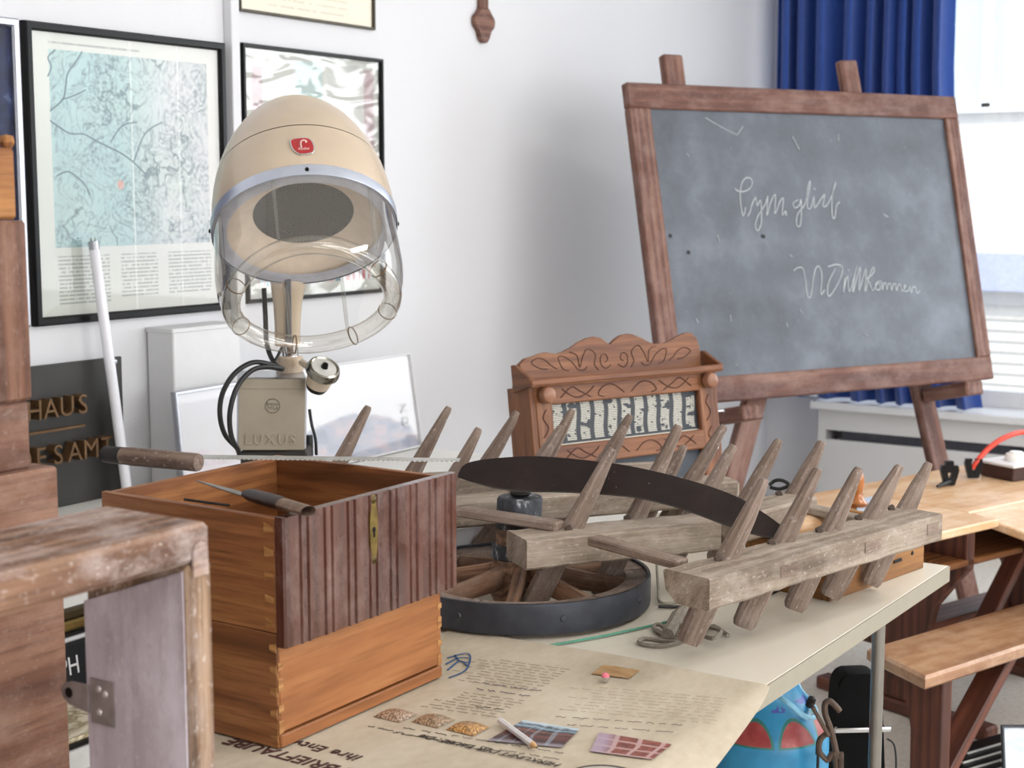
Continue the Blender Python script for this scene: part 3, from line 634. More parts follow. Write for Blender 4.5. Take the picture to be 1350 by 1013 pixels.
# ================================================================ HAIR DRYER
def dryer():
    c = ond(402, 300, 3.2)
    t = thing('hair_dryer', (c.x, c.y, TZ), 0, 'vintage cream hood hair dryer with clear visor and metal control box on the table', 'hair dryer')
    l, ro = math.radians(36), math.radians(10.5)
    za = (RT * -math.sin(ro) + V((0, 0, 1)) * math.cos(ro)) * math.cos(l) + FH * math.sin(l)
    xa = (RT - za * RT.dot(za)).normalized(); ya = za.cross(xa)
    M = axes(xa, ya, za, c)
    R, H = .192, .325
    prof = lambda h: R * max(0, 1 - (h / H) ** 2.15) ** (1 / 1.85)
    hs = [0, .01, .03, .06, .09, .12, .128]; hs2 = [.131, .15, .18, .21, .24, .265, .285, .3, .311, .319, .3235, .325]
    hood = MB().lathe([(prof(h), h) for h in hs], M, 64).build('hood', CREAM, t, world=True)
    MB().lathe([(prof(h) - .0005, h) for h in hs2], M, 64).build('hood_cap', CREAM, t, world=True)
    MB().lathe([(prof(.128) - .002, .1285), (prof(.131) - .002, .1312)], M, 64).build('seam', BLACK, t, world=True)
    MB().lathe([(R + .001, -.012), (R + .0025, -.012), (R + .003, -.010), (R + .003, .013), (R, .016), (R - .001, .016)], M, 64).build('rim_band', plain('satin_band', '#c3c9d6', .3, .75, .02), t, world=True)
    m = MB()
    for a in (-82, -172, 8, 98):
        q = math.radians(a); m.lathe([(0, .003), (.0035, .0025), (.0045, 0), (.0045, -.002)], M @ Rz(a) @ T(R + .004, 0, 0) @ Ry(90), 10)
    m.build('rim_screw', BLACK, t, world=True)
    MB().lathe([(R - .001, -.006), (R - .012, -.004), (.165, .004), (.135, .02), (.112, .034), (.106, .036)], M, 64).build('inner_ring', plain('inner_cream', '#d8c7b4', .4, var=.04), t, world=True)
    MB().lathe([(R - .001, -.011), (R - .022, -.012), (R - .03, -.008)], M, 64).build('inner_flange', plain('flange_grey', '#c6c6cf', .35, .4), t, world=True)
    k = Mat('grille'); ob = k.g()
    xs = k.n('SeparateXYZ', {'Vector': ob}); ck = k.n('TexChecker', {'Vector': ob, 'Scale': 330, 'Color1': (.28, .26, .23, 1), 'Color2': (.045, .042, .04, 1)}).outputs[0]
    k.P(Base_Color=ck, Metallic=.5, Roughness=.5)
    n = 40; vs = []; m = MB()
    def disc(s, q): return (0, 0, 0)
    vs = [(0, 0, .045)] + [(.106 * r * math.cos(a * math.pi / 20), .106 * r * math.sin(a * math.pi / 20), .036 + .009 * (1 - r * r)) for r in (.5, 1) for a in range(40)]
    fs = [(0, 1 + i, 1 + (i + 1) % 40) for i in range(40)] + [(1 + i, 41 + i, 41 + (i + 1) % 40, 1 + (i + 1) % 40) for i in range(40)]
    m.add(vs, fs, M); m.build('grille', k.m, t, world=True)
    # red enamel badge
    bd = ond(413, 197, 3.2); loc = None
    hq = .062; aq = math.radians(-83)
    r0 = prof(hq); tang = (prof(hq + .01) - prof(hq - .01)) / .02
    nl = V((math.cos(aq), math.sin(aq), -tang)).normalized(); pl = V((r0 * math.cos(aq), r0 * math.sin(aq), hq)) + nl * .0005
    xl = V((-math.sin(aq), math.cos(aq), 0)); yl = nl.cross(xl)
    MBd = M @ axes(xl, yl, nl, pl)
    shape = lambda k_: [(1.15 * k_ * x, 1.15 * k_ * y) for x, y in ((-.018, .016), (-.004, .019), (.01, .018), (.017, .008), (.0185, -.006), (.015, -.0155), (.004, -.018), (-.008, -.0165), (-.0165, -.006), (-.0195, .006))]
    sh2 = lambda k_: [(p.x, p.y) for p in spline([(x, y, 0) for x, y in shape(k_)], 4, True)]
    bo = MB().prism(sh2(1.1), .0022, MBd, .0006).build('badge', CHROME, t, world=True)
    MB().prism(sh2(.98), .003, MBd).build('enamel', plain('red_enamel', '#a80f16', .25, coat=.6), bo, world=True)
    m = MB(); off = MBd @ T(0, 0, .0034)
    m.ribbon([off @ V(p) for p in spline([(-.003, -.006, 0), (-.0035, .004, 0), (-.002, .012, 0), (.004, .015, 0), (.0085, .011, 0), (.006, .0085, 0)], 4)], .0028, MBd.to_3x3() @ V((0, 0, 1)))
    m.text('Kadus', .0092, off @ T(.0005, -.011, 0), .0002, align='CENTER', shear=.4)
    m.build('emblem', plain('badge_cream', '#e6cdc4', .4), bo, world=True)
    # clear visor with air-duct ring
    VIS = clear('clear_visor', (.97, .965, .95), .03, 1.5, edge='#bdb7a6'); TUB = clear('clear_duct', (.975, .965, .94), .07, 2.2, edge='#aaa08a')
    SEAM = plain('yellowed_seam', '#6d5636', .6); RIB = clear('clear_rib', (.93, .93, .91), .05, 2.0, edge='#b5afa2')
    MB().lathe([(R - .002, -.008), (R - .002, -.05), (R + .001, -.12), (R - .002, -.155), (R - .010, -.185)], M, 72).build('visor', VIS, t, world=True)
    rc, rt, zc = R - .028, .0195, -.188
    ring = [M @ V((rc * math.cos(a), rc * math.sin(a), zc + (.028 * max(0, math.cos(a + math.pi / 2)) ** 2))) for a in (2 * math.pi * i / 72 for i in range(72))]
    MB().tube(ring, rt, 16, closed=True).build('air_duct_ring', TUB, t, world=True)
    for a in (-152, -28, 160, 25, 108, 66):
        q = math.radians(a); i = int(round((a % 360) / 5)) % 72
        p = ring[i]; tn = (ring[(i + 1) % 72] - ring[i - 1]).normalized()
        x_ = tn.orthogonal().normalized()
        MB().lathe([(rt + .0006, -.0016), (rt + .0012, -.0008), (rt + .0012, .0008), (rt + .0006, .0016)], axes(x_, tn.cross(x_), tn, p), 20).build('duct_seam', SEAM, t, world=True)
    for a, z1 in ((-103, -.15), (-40, -.16), (-150, -.16), (72, -.16), (110, -.16)):
        q = math.radians(a); rr = R - .004
        pts = [M @ V((rr * math.cos(q), rr * math.sin(q), z)) for z in (-.012, -.05, -.09, -.12, z1)]
        MB().tube(pts, [.0035, .0042, .0042, .004, .003], 8).build('visor_rib', RIB, t, world=True)
    # neck, pole, collar
    dN = 3.36
    nk = []
    for py, w, dp in ((352, 50, .05), (372, 48, .05), (400, 38, .045), (430, 34, .04), (456, 34, .04)):
        p = ond(379 if py > 390 else 380, py, dN); hw = w / 2 * .00168
        nk.append([p + RT * (hw * math.cos(a)) + FH * (dp * .6 * math.sin(a)) for a in (2 * math.pi * i / 20 for i in range(20))])
    MB().loft(nk).build('neck', CREAM, t, world=True)
    a, b = ond(380, 362, dN - .035), ond(381, 452, dN - .03)
    MB().bar(b, a, .012, .006, FH * -1, .001).build('neck_strip', plain('grey_strip', '#77777a', .4, .6), t, world=True)
    up3 = lambda px, py, d=dN: ond(px, py, d)
    pa, pb = up3(382, 440), up3(383, 600)
    MB().tube([pa, V((pa.x, pa.y, TZ + .02))], .0185, 20).build('pole', CHROME, t, world=True)
    p = up3(382, 488); q = up3(382, 467)
    MB().lathe([(0, 0), (.029, 0), (.030, .004), (.030, .032), (.027, .036), (0, .036)], T(p.x, p.y, p.z - .004), 28).build('collar', CREAM, t, world=True)
    # control box
    cb = ond(359, 546, 3.25); ry = math.radians(11); rl = math.radians(4)
    xb = (RT * math.cos(ry) + FH * math.sin(ry)); xb = xb * math.cos(rl) - V((0, 0, 1)) * math.sin(rl) * .45
    xb.normalize(); zb = V((0, 0, 1)) + RT * .085; zb = (zb - xb * zb.dot(xb)).normalized(); yb = zb.cross(xb)
    MB_ = axes(xb, yb, zb, cb)
    w, d, h = .148, .12, .158
    GB = plain('grey_beige_metal', '#a09684', .42, .35, .05, 10); 
    MB().box((w, d, h), MB_ @ T(0, d / 2, 0), .003).build('control_box', ALU, t, world=True)
    MB().box((w - .006, .004, h - .002), MB_ @ T(-.001, -.001, -.001), .001).build('front_plate', GB, t, world=True)
    MB().box((w - .006, .003, .022), MB_ @ T(-.001, -.0035, h / 2 - .013), .001).build('plate_flange', GB, t, world=True)
    F = MB_ @ axes(V((1, 0, 0)), V((0, 0, 1)), V((0, -1, 0)), (0, -.003, 0))
    MB().text('LUXUS', .031, F @ T(-.004, -.066, 0), .003, .0005, 'CENTER', space=1.25).build('raised_lettering', GB, t, world=True)
    DK = plain('dark_stamp', '#4a453c', .6)
    m = MB(); ci = [F @ V((.0155 * math.cos(a), .018 + .0155 * math.sin(a), .0006)) for a in (2 * math.pi * i / 40 for i in range(40))]
    m.tube(ci, .0007, 6, closed=True); m.text('Breton', .0095, F @ T(0, .019, .0003), .0003, align='CENTER'); m.text('TITLA', .0095, F @ T(0, .010, .0003), .0003, align='CENTER')
    m.build('stamp', DK, t, world=True)
    bz = cb.z - h / 2
    MB().box((w * .98, .11, bz - TZ - .004), T(cb.x, cb.y, 0) @ axes(RT, FH, V((0, 0, 1)), (0, 0, 0)) @ T(0, .06, TZ + (bz - TZ) / 2), .004).build('base', plain('dark_base', '#2e2a26', .5), t, world=True)
    # timer cup
    lid = ond(427, 486, 3.2); ax = ((RT * .42 + V((0, 0, 1)) * .9) * .85 - FH * .5).normalized(); x_ = ax.orthogonal().normalized()
    MT = axes(x_, ax.cross(x_), ax, lid)
    MB().lathe([(0, -.058), (.022, -.058), (.025, -.05), (.026, -.044)], MT, 32).build('timer_foot', BLACK, t, world=True)
    MB().lathe([(.0262, -.045), (.030, -.012)], MT, 32).build('timer_cup', CREAM, t, world=True)
    MB().lathe([(.030, -.014), (.037, -.012), (.037, -.004), (.034, .004), (.030, .006), (.027, .003)], MT, 32).build('timer_lid', plain('nickel', '#8f8b80', .22, 1), t, world=True)
    MB().lathe([(.0275, .003), (0, .004)], MT, 32).build('timer_dial', plain('dial', '#c9c7c2', .3, .2), t, world=True)
    MB().lathe([(0, .014), (.006, .013), (.008, .004)], MT, 16).build('timer_knob', BLACK, t, world=True)
    a, b = up3(398, 478, 3.32), lid - ax * .02
    MB().tube([a, b], .008, 10).build('timer_arm', CREAM, t, world=True)
    # cables
    for pts in ([(348, 380, 3.36), (350, 420, 3.36), (352, 455, 3.34), (362, 480, 3.3), (372, 486, 3.28), (350, 479, 3.22), (330, 479, 3.18), (308, 494, 3.16), (293, 520, 3.15), (290, 548, 3.15), (297, 574, 3.16), (313, 592, 3.18), (316, 604, 3.2)],
                [(372, 487, 3.26), (350, 484, 3.21), (330, 490, 3.17), (312, 512, 3.14), (303, 545, 3.13), (305, 575, 3.14), (314, 593, 3.16)],
                [(408, 540, 3.38), (411, 560, 3.38), (416, 580, 3.36), (417, 600, 3.36)], [(372, 458, 3.33), (366, 470, 3.31), (361, 478, 3.3)]):
        MB().tube(spline([ond(*p) for p in pts], 6), .0055 if len(pts) > 4 else .0035, 8).build('cable', RUBBER, t, world=True)
    a, b = ond(408, 574, 3.34), ond(408, 600, 3.34)
    MB().tube([a, a.lerp(b, .3), b], [.007, .0085, .0085], 10).build('plug', RUBBER, t, world=True)
dryer()
# ================================================================ TWO STACKED DRAWERS
DX0, DX1, DY0, DY1 = 1.497, 1.876, 1.366, 1.704
def drawers():
    w, d = DX1 - DX0, DY1 - DY0; cx, cy = (DX0 + DX1) / 2, (DY0 + DY1) / 2
    bt = .011
    def shell(t, h, front_h0):
        B((bt, d, h), T(-w / 2 + bt / 2, 0, h / 2), .0012, 1).build('side', WDRAW, t)
        B((bt, d, h), T(w / 2 - bt / 2, 0, h / 2), .0012, 1).build('side', WDRAW, t)
        B((w - 2 * bt, bt, h - .004), T(0, d / 2 - bt / 2, h / 2), .001, 0).build('back', WDRAW, t)
        B((w - 2 * bt, d - 2 * bt, .006), T(0, 0, .012)).build('bottom', WDRAW, t)
    # lower
    H1 = .162
    t = thing('drawer', (cx, cy, TZ + .005), 0, 'lower oak drawer with plain pale board facing out, under the fluted one', 'drawer')
    shell(t, H1, 0)
    B((w - .008, .012, H1 - .022), T(0, -d / 2 + .005, H1 / 2 + .011), .001, 0).build('front', WDRAWF, t)
    B((w - .004, .016, .018), T(0, -d / 2 + .004, .010), .002, 0).build('bead', WDRAWF, t)
    for sx in (-1, 1):
        for i in range(5):
            z = .02 + i * .03; hh = .012 if i % 2 else .02
            MB().prism([(-.005, 0), (.005, .002), (.005, hh - .002), (-.005, hh)], .0012, T(sx * (w / 2 - .0055), -d / 2 - .0006, z) @ axes(V((1, 0, 0)), V((0, 0, 1)), V((0, -1, 0)))).build('dovetail', WDOVE, t)
    for i in range(5):
        z = .012 + i * .031
        MB().prism([(0, .0), (.012, .003), (.012, .010), (0, .013)], .0010, T(-w / 2 + .0002, -d / 2, z) @ axes(V((0, 1, 0)), V((0, 0, 1)), V((-1, 0, 0)), (-.001, 0, 0))).build('dovetail', WDOVE, t)
    # upper
    Z = TZ + .005 + H1 + .001; H2 = .160
    t = thing('drawer', (cx, cy, Z), 0, 'upper oak drawer with dark fluted front and long brass escutcheon, tools across it', 'drawer')
    shell(t, H2, 0)
    B((w - 2 * bt, bt, H2 - .004), T(0, -d / 2 + bt / 2, H2 / 2), .001, 0).build('inner_front', WDRAWF, t)
    for i in range(5):
        z = .006 + i * .033
        MB().prism([(0, .003), (.016, 0), (.016, .014), (0, .011)], .001, T(-w / 2 + .0002, -d / 2 + .002, z) @ axes(V((0, 1, 0)), V((0, 0, 1)), V((-1, 0, 0)), (-.001, 0, 0))).build('dovetail', WDOVE, t)
    # fluted front panel: x from -w/2-.004 to w/2+.02, from z=-.018 to H2+.003
    xa, xb = -w / 2 - .001, w / 2 + .021; W = xb - xa; th = .016
    prof = [(xa + .003, -th), (xa, -th + .003), (xa, 0), (xb, 0), (xb, -th + .003), (xb - .003, -th)]
    face = []
    cs = [xa + W * f for f in (.105, .232, .358, .480, .600, .722, .842, .945)]
    for cc in reversed(cs):
        for off in (.0078, -.0078):
            for dx, dy in ((.0042, -th), (.0034, -th + .0015), (.0026, -th - .0006), (.0013, -th - .0026), (-.0013, -th - .0026), (-.0026, -th - .0006), (-.0034, -th + .0015), (-.0042, -th)):
                face.append((cc + off + dx, dy))
    MB().prism([(x, y) for x, y in prof[:3]][::1] + prof[3:] + face, H2 + .022, T(0, -d / 2 - .0018, -.019), .0012, grain=2).build('fluted_front', WPANEL, t, smooth=28)
    # brass escutcheon
    ex = ony(490, 700, DY0 - .016).x - cx; ez = ony(490, 698, DY0 - .016).z - Z
    pts = []
    half = [(0, .052), (.003, .050), (.0055, .046), (.0042, .042), (.0058, .036), (.0078, .024), (.009, .008), (.009, 0)]
    pts = half + [(x, -z) for x, z in half[-2::-1]] + [(-x, -z) for x, z in half[1:]] + [(-x, z) for x, z in half[-2:0:-1]]
    F = T(ex, -d / 2 - th - .0005, ez) @ axes(V((1, 0, 0)), V((0, 0, 1)), V((0, -1, 0)))
    es = MB().prism([(x, z) for x, z in pts], .004, F, .0008).build('escutcheon', BRASS, t)
    MB().lathe([(0, .006), (.004, .0055), (.006, .004)], F @ T(0, .044, 0), 12).lathe([(0, .006), (.004, .0055), (.006, .004)], F @ T(0, -.044, 0), 12).build('screw', plain('dark_brass', '#4d4022', .4, .8), es)
    MB().lathe([(0, .0046), (.0035, .0046), (.004, .004)], F, 12).box((.003, .010, .0008), F @ T(0, -.006, .0044)).build('keyhole', BLACK, es)
    return Z + H2
DTOP = drawers()
WHAND = wood('brown_stick_wood', '#46342b', '#6b5345', '#86705f', .7, 3, 45, '#9d8c80', .3, bump=.5, wear=.3)
# long saw lying across the drawer
p_a, p_b, p_h = onz(160, 602, DTOP + .012), onz(606, 607, DTOP + .010), None
M = frame_to(p_b, p_a); L = (p_a - p_b).length
t = thingM('long_saw', M, 'long thin saw with a round wooden handle lying across the upper drawer', 'saw')
pts = [(0, -.014), (L, -.022), (L, .010)]
n = 70
for i in range(n):
    x = L - (i + .5) * L / n; pts += [(x, .010), (x - L / n * .25, .0145)]
pts += [(0, .008)]
MB().prism(pts, .0016, T(0, 0, -.0008)).build('blade', plain('bright_steel', '#b9b8b2', .35, .7, .06, 40), t)
h0, h1 = onz(137, 599, DTOP + .014), onz(268, 605, DTOP + .014)
h1 = h1 - FH * .035
MB().tube([h0.lerp(h1, .18), h0.lerp(h1, .3), h0.lerp(h1, .98), h1], [.0135, .0148, .0145, .0135], 20).build('handle', WHAND, t, world=True)
MB().tube([h0, h0.lerp(h1, .01), h0.lerp(h1, .2)], [.0115, .0135, .0142], 20).build('ferrule', IRON, t, world=True)
# pruning knife on the drawer rim
kx = [onz(*p, DTOP + .011) for p in ((258, 634), (312, 660), (340, 660), (378, 668), (243, 656), (302, 664))]
M = frame_to(kx[0], kx[3]); L = (kx[3] - kx[0]).length; Mi = M.inverted()
t = thingM('pruning_knife', M, 'old pruning knife with dark wooden grip lying on the drawer corner', 'knife')
q = [Mi @ p for p in kx]; c1 = q[1].x
MB().prism([(0, 0), (c1 * .5, -.006), (c1 * 1.05, -.010), (c1 * 1.1, .006), (c1 * .6, .006), (c1 * .2, .004)], .0018, T(0, 0, -.001)).build('blade', plain('old_steel', '#8b8984', .4, .8, .1, 40), t)
MB().tube([q[4] + V((0, 0, -.003)), q[5] + V((0, 0, -.003))], .0022, 6).build('spring', IRON, t)
def ell(x, ry, rz): return [V((x, ry * math.cos(a), rz * math.sin(a) + .002)) for a in (2 * math.pi * i / 14 for i in range(14))]
MB().loft([ell(c1 * .86, .009, .006), ell(c1 * .95, .012, .009), ell(c1 * 1.3, .013, .010), ell(c1 * 1.42, .0115, .009)]).build('grip', plain('dark_grip', '#2b1a13', .45, var=.12), t)
MB().loft([ell(c1 * 1.42, .0115, .0085), ell(c1 * 1.8, .012, .007), ell(L + .01, .013, .005)]).build('bolster', plain('rusty_bolster', '#7a6555', .6, .3, .15, 60), t)
# ================================================================ FOREGROUND: OPEN WOODEN FRAME
def crate():
    a0, b0, top = 1.124, 1.112, 1.162; dp, wd = .158, .74
    t = thing('wooden_crate', (a0 - wd / 2, b0 + dp / 2, TZ), 0, 'worn open wooden crate standing on end, with a lilac side board and iron hinge', 'crate')
    h = top - TZ; th = .036
    X = wd / 2
    B((wd, dp, .040), T(-.001, 0, h - .020), .006, 0).build('top_board', WCRATE, t)
    B((wd - 2 * th, dp, .03), T(0, 0, .016), .004, 0).build('bottom_board', WCRATE, t)
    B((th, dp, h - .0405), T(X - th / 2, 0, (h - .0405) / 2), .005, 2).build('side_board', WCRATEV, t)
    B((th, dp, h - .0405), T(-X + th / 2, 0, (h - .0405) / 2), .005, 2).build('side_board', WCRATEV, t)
    # tenon showing in the top joint
    F = axes(V((1, 0, 0)), V((0, 0, 1)), V((0, -1, 0)))
    MB().prism([(-.011, -.026), (.011, -.026), (.011, .0), (.008, .008), (0, .011), (-.008, .008), (-.011, .0)], .004, T(X - th * .55, -dp / 2 + .001, h - .028) @ F, .001).build('tenon', WCRATE, t)
    # lilac panel on the inner face, its top edge cut on the slant
    P2 = axes(V((0, 1, 0)), V((0, 0, 1)), V((1, 0, 0)))
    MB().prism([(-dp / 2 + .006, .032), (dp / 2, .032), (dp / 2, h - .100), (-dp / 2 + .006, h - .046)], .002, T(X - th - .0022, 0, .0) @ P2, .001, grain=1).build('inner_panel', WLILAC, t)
    hx = X - th - .0025
    hg = MB(); zc = h - .208
    hg.prism([(-.010, -.026), (.026, -.026), (.026, .024), (-.010, .024)], .002, T(hx - .002, dp / 2 - .035, zc) @ P2)
    hinge = hg.build('hinge_plate', ALUW, t)
    m = MB()
    for dy, dz in ((.002, .010), (.012, -.012), (.012, .014)): m.lathe([(0, .003), (.003, .0025), (.0042, .0005)], T(hx - .002, dp / 2 - .035 + dy, zc + dz) @ Ry(-90), 10)
    m.build('screw', plain('worn_screw', '#b9b0ac', .5, .5), hinge)
    m = MB(); tl = [(.0, -.017), (.026, -.013), (.034, -.006), (.036, .002), (.032, .010), (.022, .014), (.0, .015)]
    ho = [(.024 + .0045 * math.cos(a), .001 + .0045 * math.sin(a)) for a in (2 * math.pi * i / 12 for i in range(12))]
    m.prism([(x * 1.25, z) for x, z in tl], .003, T(hx - .002, dp / 2 - .005, zc) @ P2, .0008)
    tab = m.build('hinge_tab', ALUW, t)
    MB().lathe([(0, .0006), (.006, .0006), (.006, 0)], T(hx - .002, dp / 2 + .026, zc + .001) @ Ry(-90), 14).build('hole', BLACK, tab)
ALUW = plain('worn_iron', '#8f8583', .55, .55, .12, 40)
crate()
# tall stepped wooden stack at the left edge
def stack():
    y0 = 1.53; X = lambda px, py: ony(px, py, y0).x; Zp = lambda py: ony(30, py, y0).z
    xl = .62; dpt = .30
    t = thing('wooden_cabinet', (.95, y0 + dpt / 2, TZ), 0, 'tall old brown wooden cabinet with stepped sides at the left edge', 'cabinet')
    rows = [(22, 195, 290, WOLDO, 'top_rail', .0), (33, 290, 528, WOLD, 'upper_panel', .01), (38, 528, 620, WOLD, 'middle_panel', .004), (65, 618, 700, WOLD, 'base_moulding', .02), (82, 700, 1105, WOLD, 'base_panel', .01)]
    for px, ya, yb, mt, nm, dy in rows:
        x1 = X(px, (ya + min(yb, 1013)) / 2); z1 = Zp(ya); z0 = max(TZ, Zp(yb))
        B((x1 - xl, dpt + dy, z1 - z0 - .001), T((x1 + xl) / 2 - .95, -dy / 2, (z0 + z1) / 2 - TZ), .004, 0 if nm != 'upper_panel' else 2).build(nm, mt, t)
    q = ony(9, 192, y0 + .05); MB().lathe([(.0, .018), (.008, .016), (.010, .008), (.006, .0)], T(q.x - .95, -dpt / 2 + .05, Zp(195) - TZ), 14).build('knob', WOLDO, t)
stack()
# things lying between crate and cabinet
zl = V((0, math.sin(.14), math.cos(.14)))
PM = axes(V((1, 0, 0)), zl.cross(V((1, 0, 0))), zl, V((1.44, 1.738, TZ + .004)))
t = thingM('framed_plaque', PM, 'gilt topped black plaque with white letters PH leaning between the cabinet and drawers', 'picture')
PMi = PM.inverted(); Q = lambda px, py: PMi @ onp(px, py, V((1.44, 1.738, TZ + .004)), -PM.to_3x3().col[1])
zs = [Q(95, y).z for y in (936, 846, 838, 829, 815, 800)]
xl, xr = -.15, .16; xc, xw = (xl + xr) / 2, xr - xl
for (za, zb), nm, mt, dp in zip(zip(zs, zs[1:]), ('black_plate', 'white_mount', 'black_moulding', 'gilt_moulding', 'dark_gilt_moulding'), (plain('black_slate', '#26282b', .35, var=.12, scale=14), WHITE, plain('dark_moulding', '#1d1b1a', .4), plain('antique_gold', '#8a7443', .4, .6, .1, 30), plain('dark_gold', '#4f452e', .4, .4, .1)), (.008, .009, .014, .024, .02)):
    B((xw, dp, zb - za - .0005), T(xc, -dp / 2 + .006, (za + zb) / 2), min(.004, (zb - za) * .3)).build(nm, mt, t)
q = Q(105, 886)
MB().text('GRAPH', .031, T(q.x, -.0022, q.z) @ axes(V((1, 0, 0)), V((0, 0, 1)), V((0, -1, 0))) @ Matrix.Diagonal((1, 1.25, 1, 1)), .0006, align='RIGHT').build('lettering', WHITE, t)
t = thing('marbled_board', (1.40, 1.63, TZ + .001), 0, 'small cream marbled board with black rim on a grey box left of the crate', 'board')
x1 = onz(128, 960, TZ + .05).x - 1.40
B((.17, .17, .035), T(x1 - .075 + .06, -.01, .018), .003).build('box_body', plain('grey_card', '#b5b4b2', .6), t)
B((.18, .18, .006), T(x1 - .075 + .06, -.01, .039), .002).build('black_rim', BLACK, t)
k = Mat('cream_marble'); v = k.noise(k.obj((6, 14, 6)), 1, 5, .6, 1.5); k.P(Base_Color=k.ramp(v, [(.4, '#d9d0b8'), (.5, '#8f8063'), (.56, '#d6ccb2')]), Roughness=.25)
B((.17, .17, .006), T(x1 - .075 + .06, -.008, .045), .002).build('marbled_top', k.m, t)
# ================================================================ HARROW
def harrow():
    Z0 = .905
    c = onz(905, 680, Z0)
    t = thing('harrow', (c.x, c.y, TZ), 0, 'weathered wooden harrow with rows of upright tines lying across the table', 'harrow')
    bw, bt = .095, .052
    ends = {'F': ((905, 757), (1213, 673)), 'M': ((681, 706), (934, 683)), 'D': ((962, 676), (1056, 651)), 'B': ((570, 660), (962, 629)), 'C': ((430, 634), (872, 612))}
    bl = {}
    for kx, (a, b) in ends.items():
        p, q = onz(*a, Z0), onz(*b, Z0); p.z = q.z = Z0 - bt / 2; bl[kx] = (p, q)
        MF = frame_to(p, q); L = (q - p).length; mb = MB()
        x0 = bw / 2 if kx in 'FM' else 0
        if kx in 'FM':                                                 # near end rounded underneath
            N = 26; secs = []
            for i in range(N + 1):
                x = L * i / N; jig = lambda: random.uniform(-.0012, .0012)
                k_ = min(1, x / .03); lo = .022 * (1 - k_) if kx == 'F' else 0
                y1_, y2_ = bw / 2 + jig(), -bw / 2 + jig(); zt, zb = bt / 2 + jig(), -bt / 2 + jig()
                secs.append([MF @ V(p_) for p_ in ((x, y2_ + .003, zt), (x, y1_ - .004, zt), (x, y1_, zt - .004), (x, y1_ - lo * .25, zb + .004 + lo * .7), (x, y1_ - .004 - lo * 1.1, zb), (x, y2_ + .004, zb), (x, y2_, zb + .004), (x, y2_, zt - .003))])
            o = []
            mb.loft(secs)
        else: mb.box((L, bw * .85, bt), MF @ T(L / 2, 0, 0), .005)
        mb.build('beam', WBEAM, t, world=True)
    tines = {'F': [((1009, 632), (906, 848), (965, 735)), ((1079, 618), (975, 834), (1035, 714)), ((1133, 617), (1046, 804), (1098, 698)), ((1187, 614), (1092, 789), (1150, 682)), ((1225, 610), (1141, 782), (1193, 669))],
             'M': [((808, 592), (700, 803), (768, 696)), ((895, 561), (790, 786), (845, 682)), ((967, 587), (886, 740), (930, 668)), ((1028, 580), (942, 742), (992, 660)), ((1084, 582), (1010, 728), (1045, 650))],
             'B': [((632, 565), (556, 706), (590, 655)), ((741, 562), (618, 748), (688, 648)), ((823, 563), (715, 742), (775, 640)), ((903, 588), (838, 700), (872, 638)), ((955, 561), (872, 700), (912, 633))],
             'C': [((486, 536), (408, 690), (440, 628)), ((592, 537), (508, 690), (545, 620)), ((682, 543), (590, 700), (632, 622)), ((755, 540), (676, 690), (715, 616)), ((831, 547), (758, 690), (797, 613))]}
    for kx, rows in tines.items():
        for i, (tp, bp, base) in enumerate(rows):
            d = onz(*base, Z0).dot(FH)
            a, b = ond(*tp, d), ond(*bp, d)
            ax = (a - b).normalized()
            if b.z < TZ + .013: b = b + ax * ((TZ + .013 - b.z) / ax.z)
            Lq = (a - b).length; tw = random.uniform(-14, 14) + 12
            sd = RT * math.cos(math.radians(tw)) + FH * math.sin(math.radians(tw)); sd = (sd - ax * sd.dot(ax)).normalized(); nd = ax.cross(sd)
            secs = []
            wb = .043 if kx in 'FM' else .040
            frac = min(.8, max(.2, (Z0 - b.z) / (a.z - b.z)))
            prof = [(0, wb * .80, .016), (.03, wb, .02), (.12, wb * 1.04, .022), (frac - .04, wb * .94, .024), (frac + .03, wb * .84, .024), ((1 + frac) / 2, wb * .66, .021), (.93, wb * .46, .017), (.978, wb * .40, .015), (1.0, wb * .30, .009)]
            for s, w_, t_ in prof:
                cc = b + ax * (Lq * s) + sd * random.uniform(-.001, .001); ch = min(w_, t_) * .28
                w2, t2 = w_ / 2, t_ / 2
                ring = [(-w2 + ch, -t2), (w2 - ch, -t2), (w2, -t2 + ch), (w2, t2 - ch), (w2 - ch, t2), (-w2 + ch, t2), (-w2, t2 - ch), (-w2, -t2 + ch)]
                secs.append([cc + sd * x + nd * y for x, y in ring])
            MB().loft(secs).build('tine', WTINE, t, world=True)
            if kx in 'FM':
                pw = onz(base[0] - 18, base[1] + 1, Z0 + .003)
                MB().box((.013, .012, .010), axes(RT, FH, V((0, 0, 1)), pw) @ Ry(-25), .002).build('gap_block', plaingap, t, world=True)  # added dark block standing for the dark gap at the tine base
    for a, b, w_, zz in (((607, 674), (738, 694), .036, .918), ((782, 712), (900, 744), .033, .903), ((1062, 670), (1142, 688), .03, .90)):
        p, q = onz(*a, zz), onz(*b, zz - .006)
        MB().bar(p, q, w_, .016, bev=.003).build('crossbar', WTINE if w_ > .03 else WBEAM, t, world=True)
    p, q = bl['F']; fr = frame_to(p, q); L = (q - p).length
    for f in (.3, .66, .95):
        MB().box((.05 if f < .9 else .04, .003, .02), fr @ T(L * f, -bw / 2 - .0005, .004), .0008).build('tenon_end', WTINE, t, world=True)
plaingap = plain('dark_gap_fill', '#4d4037', .8, var=.12)
harrow()
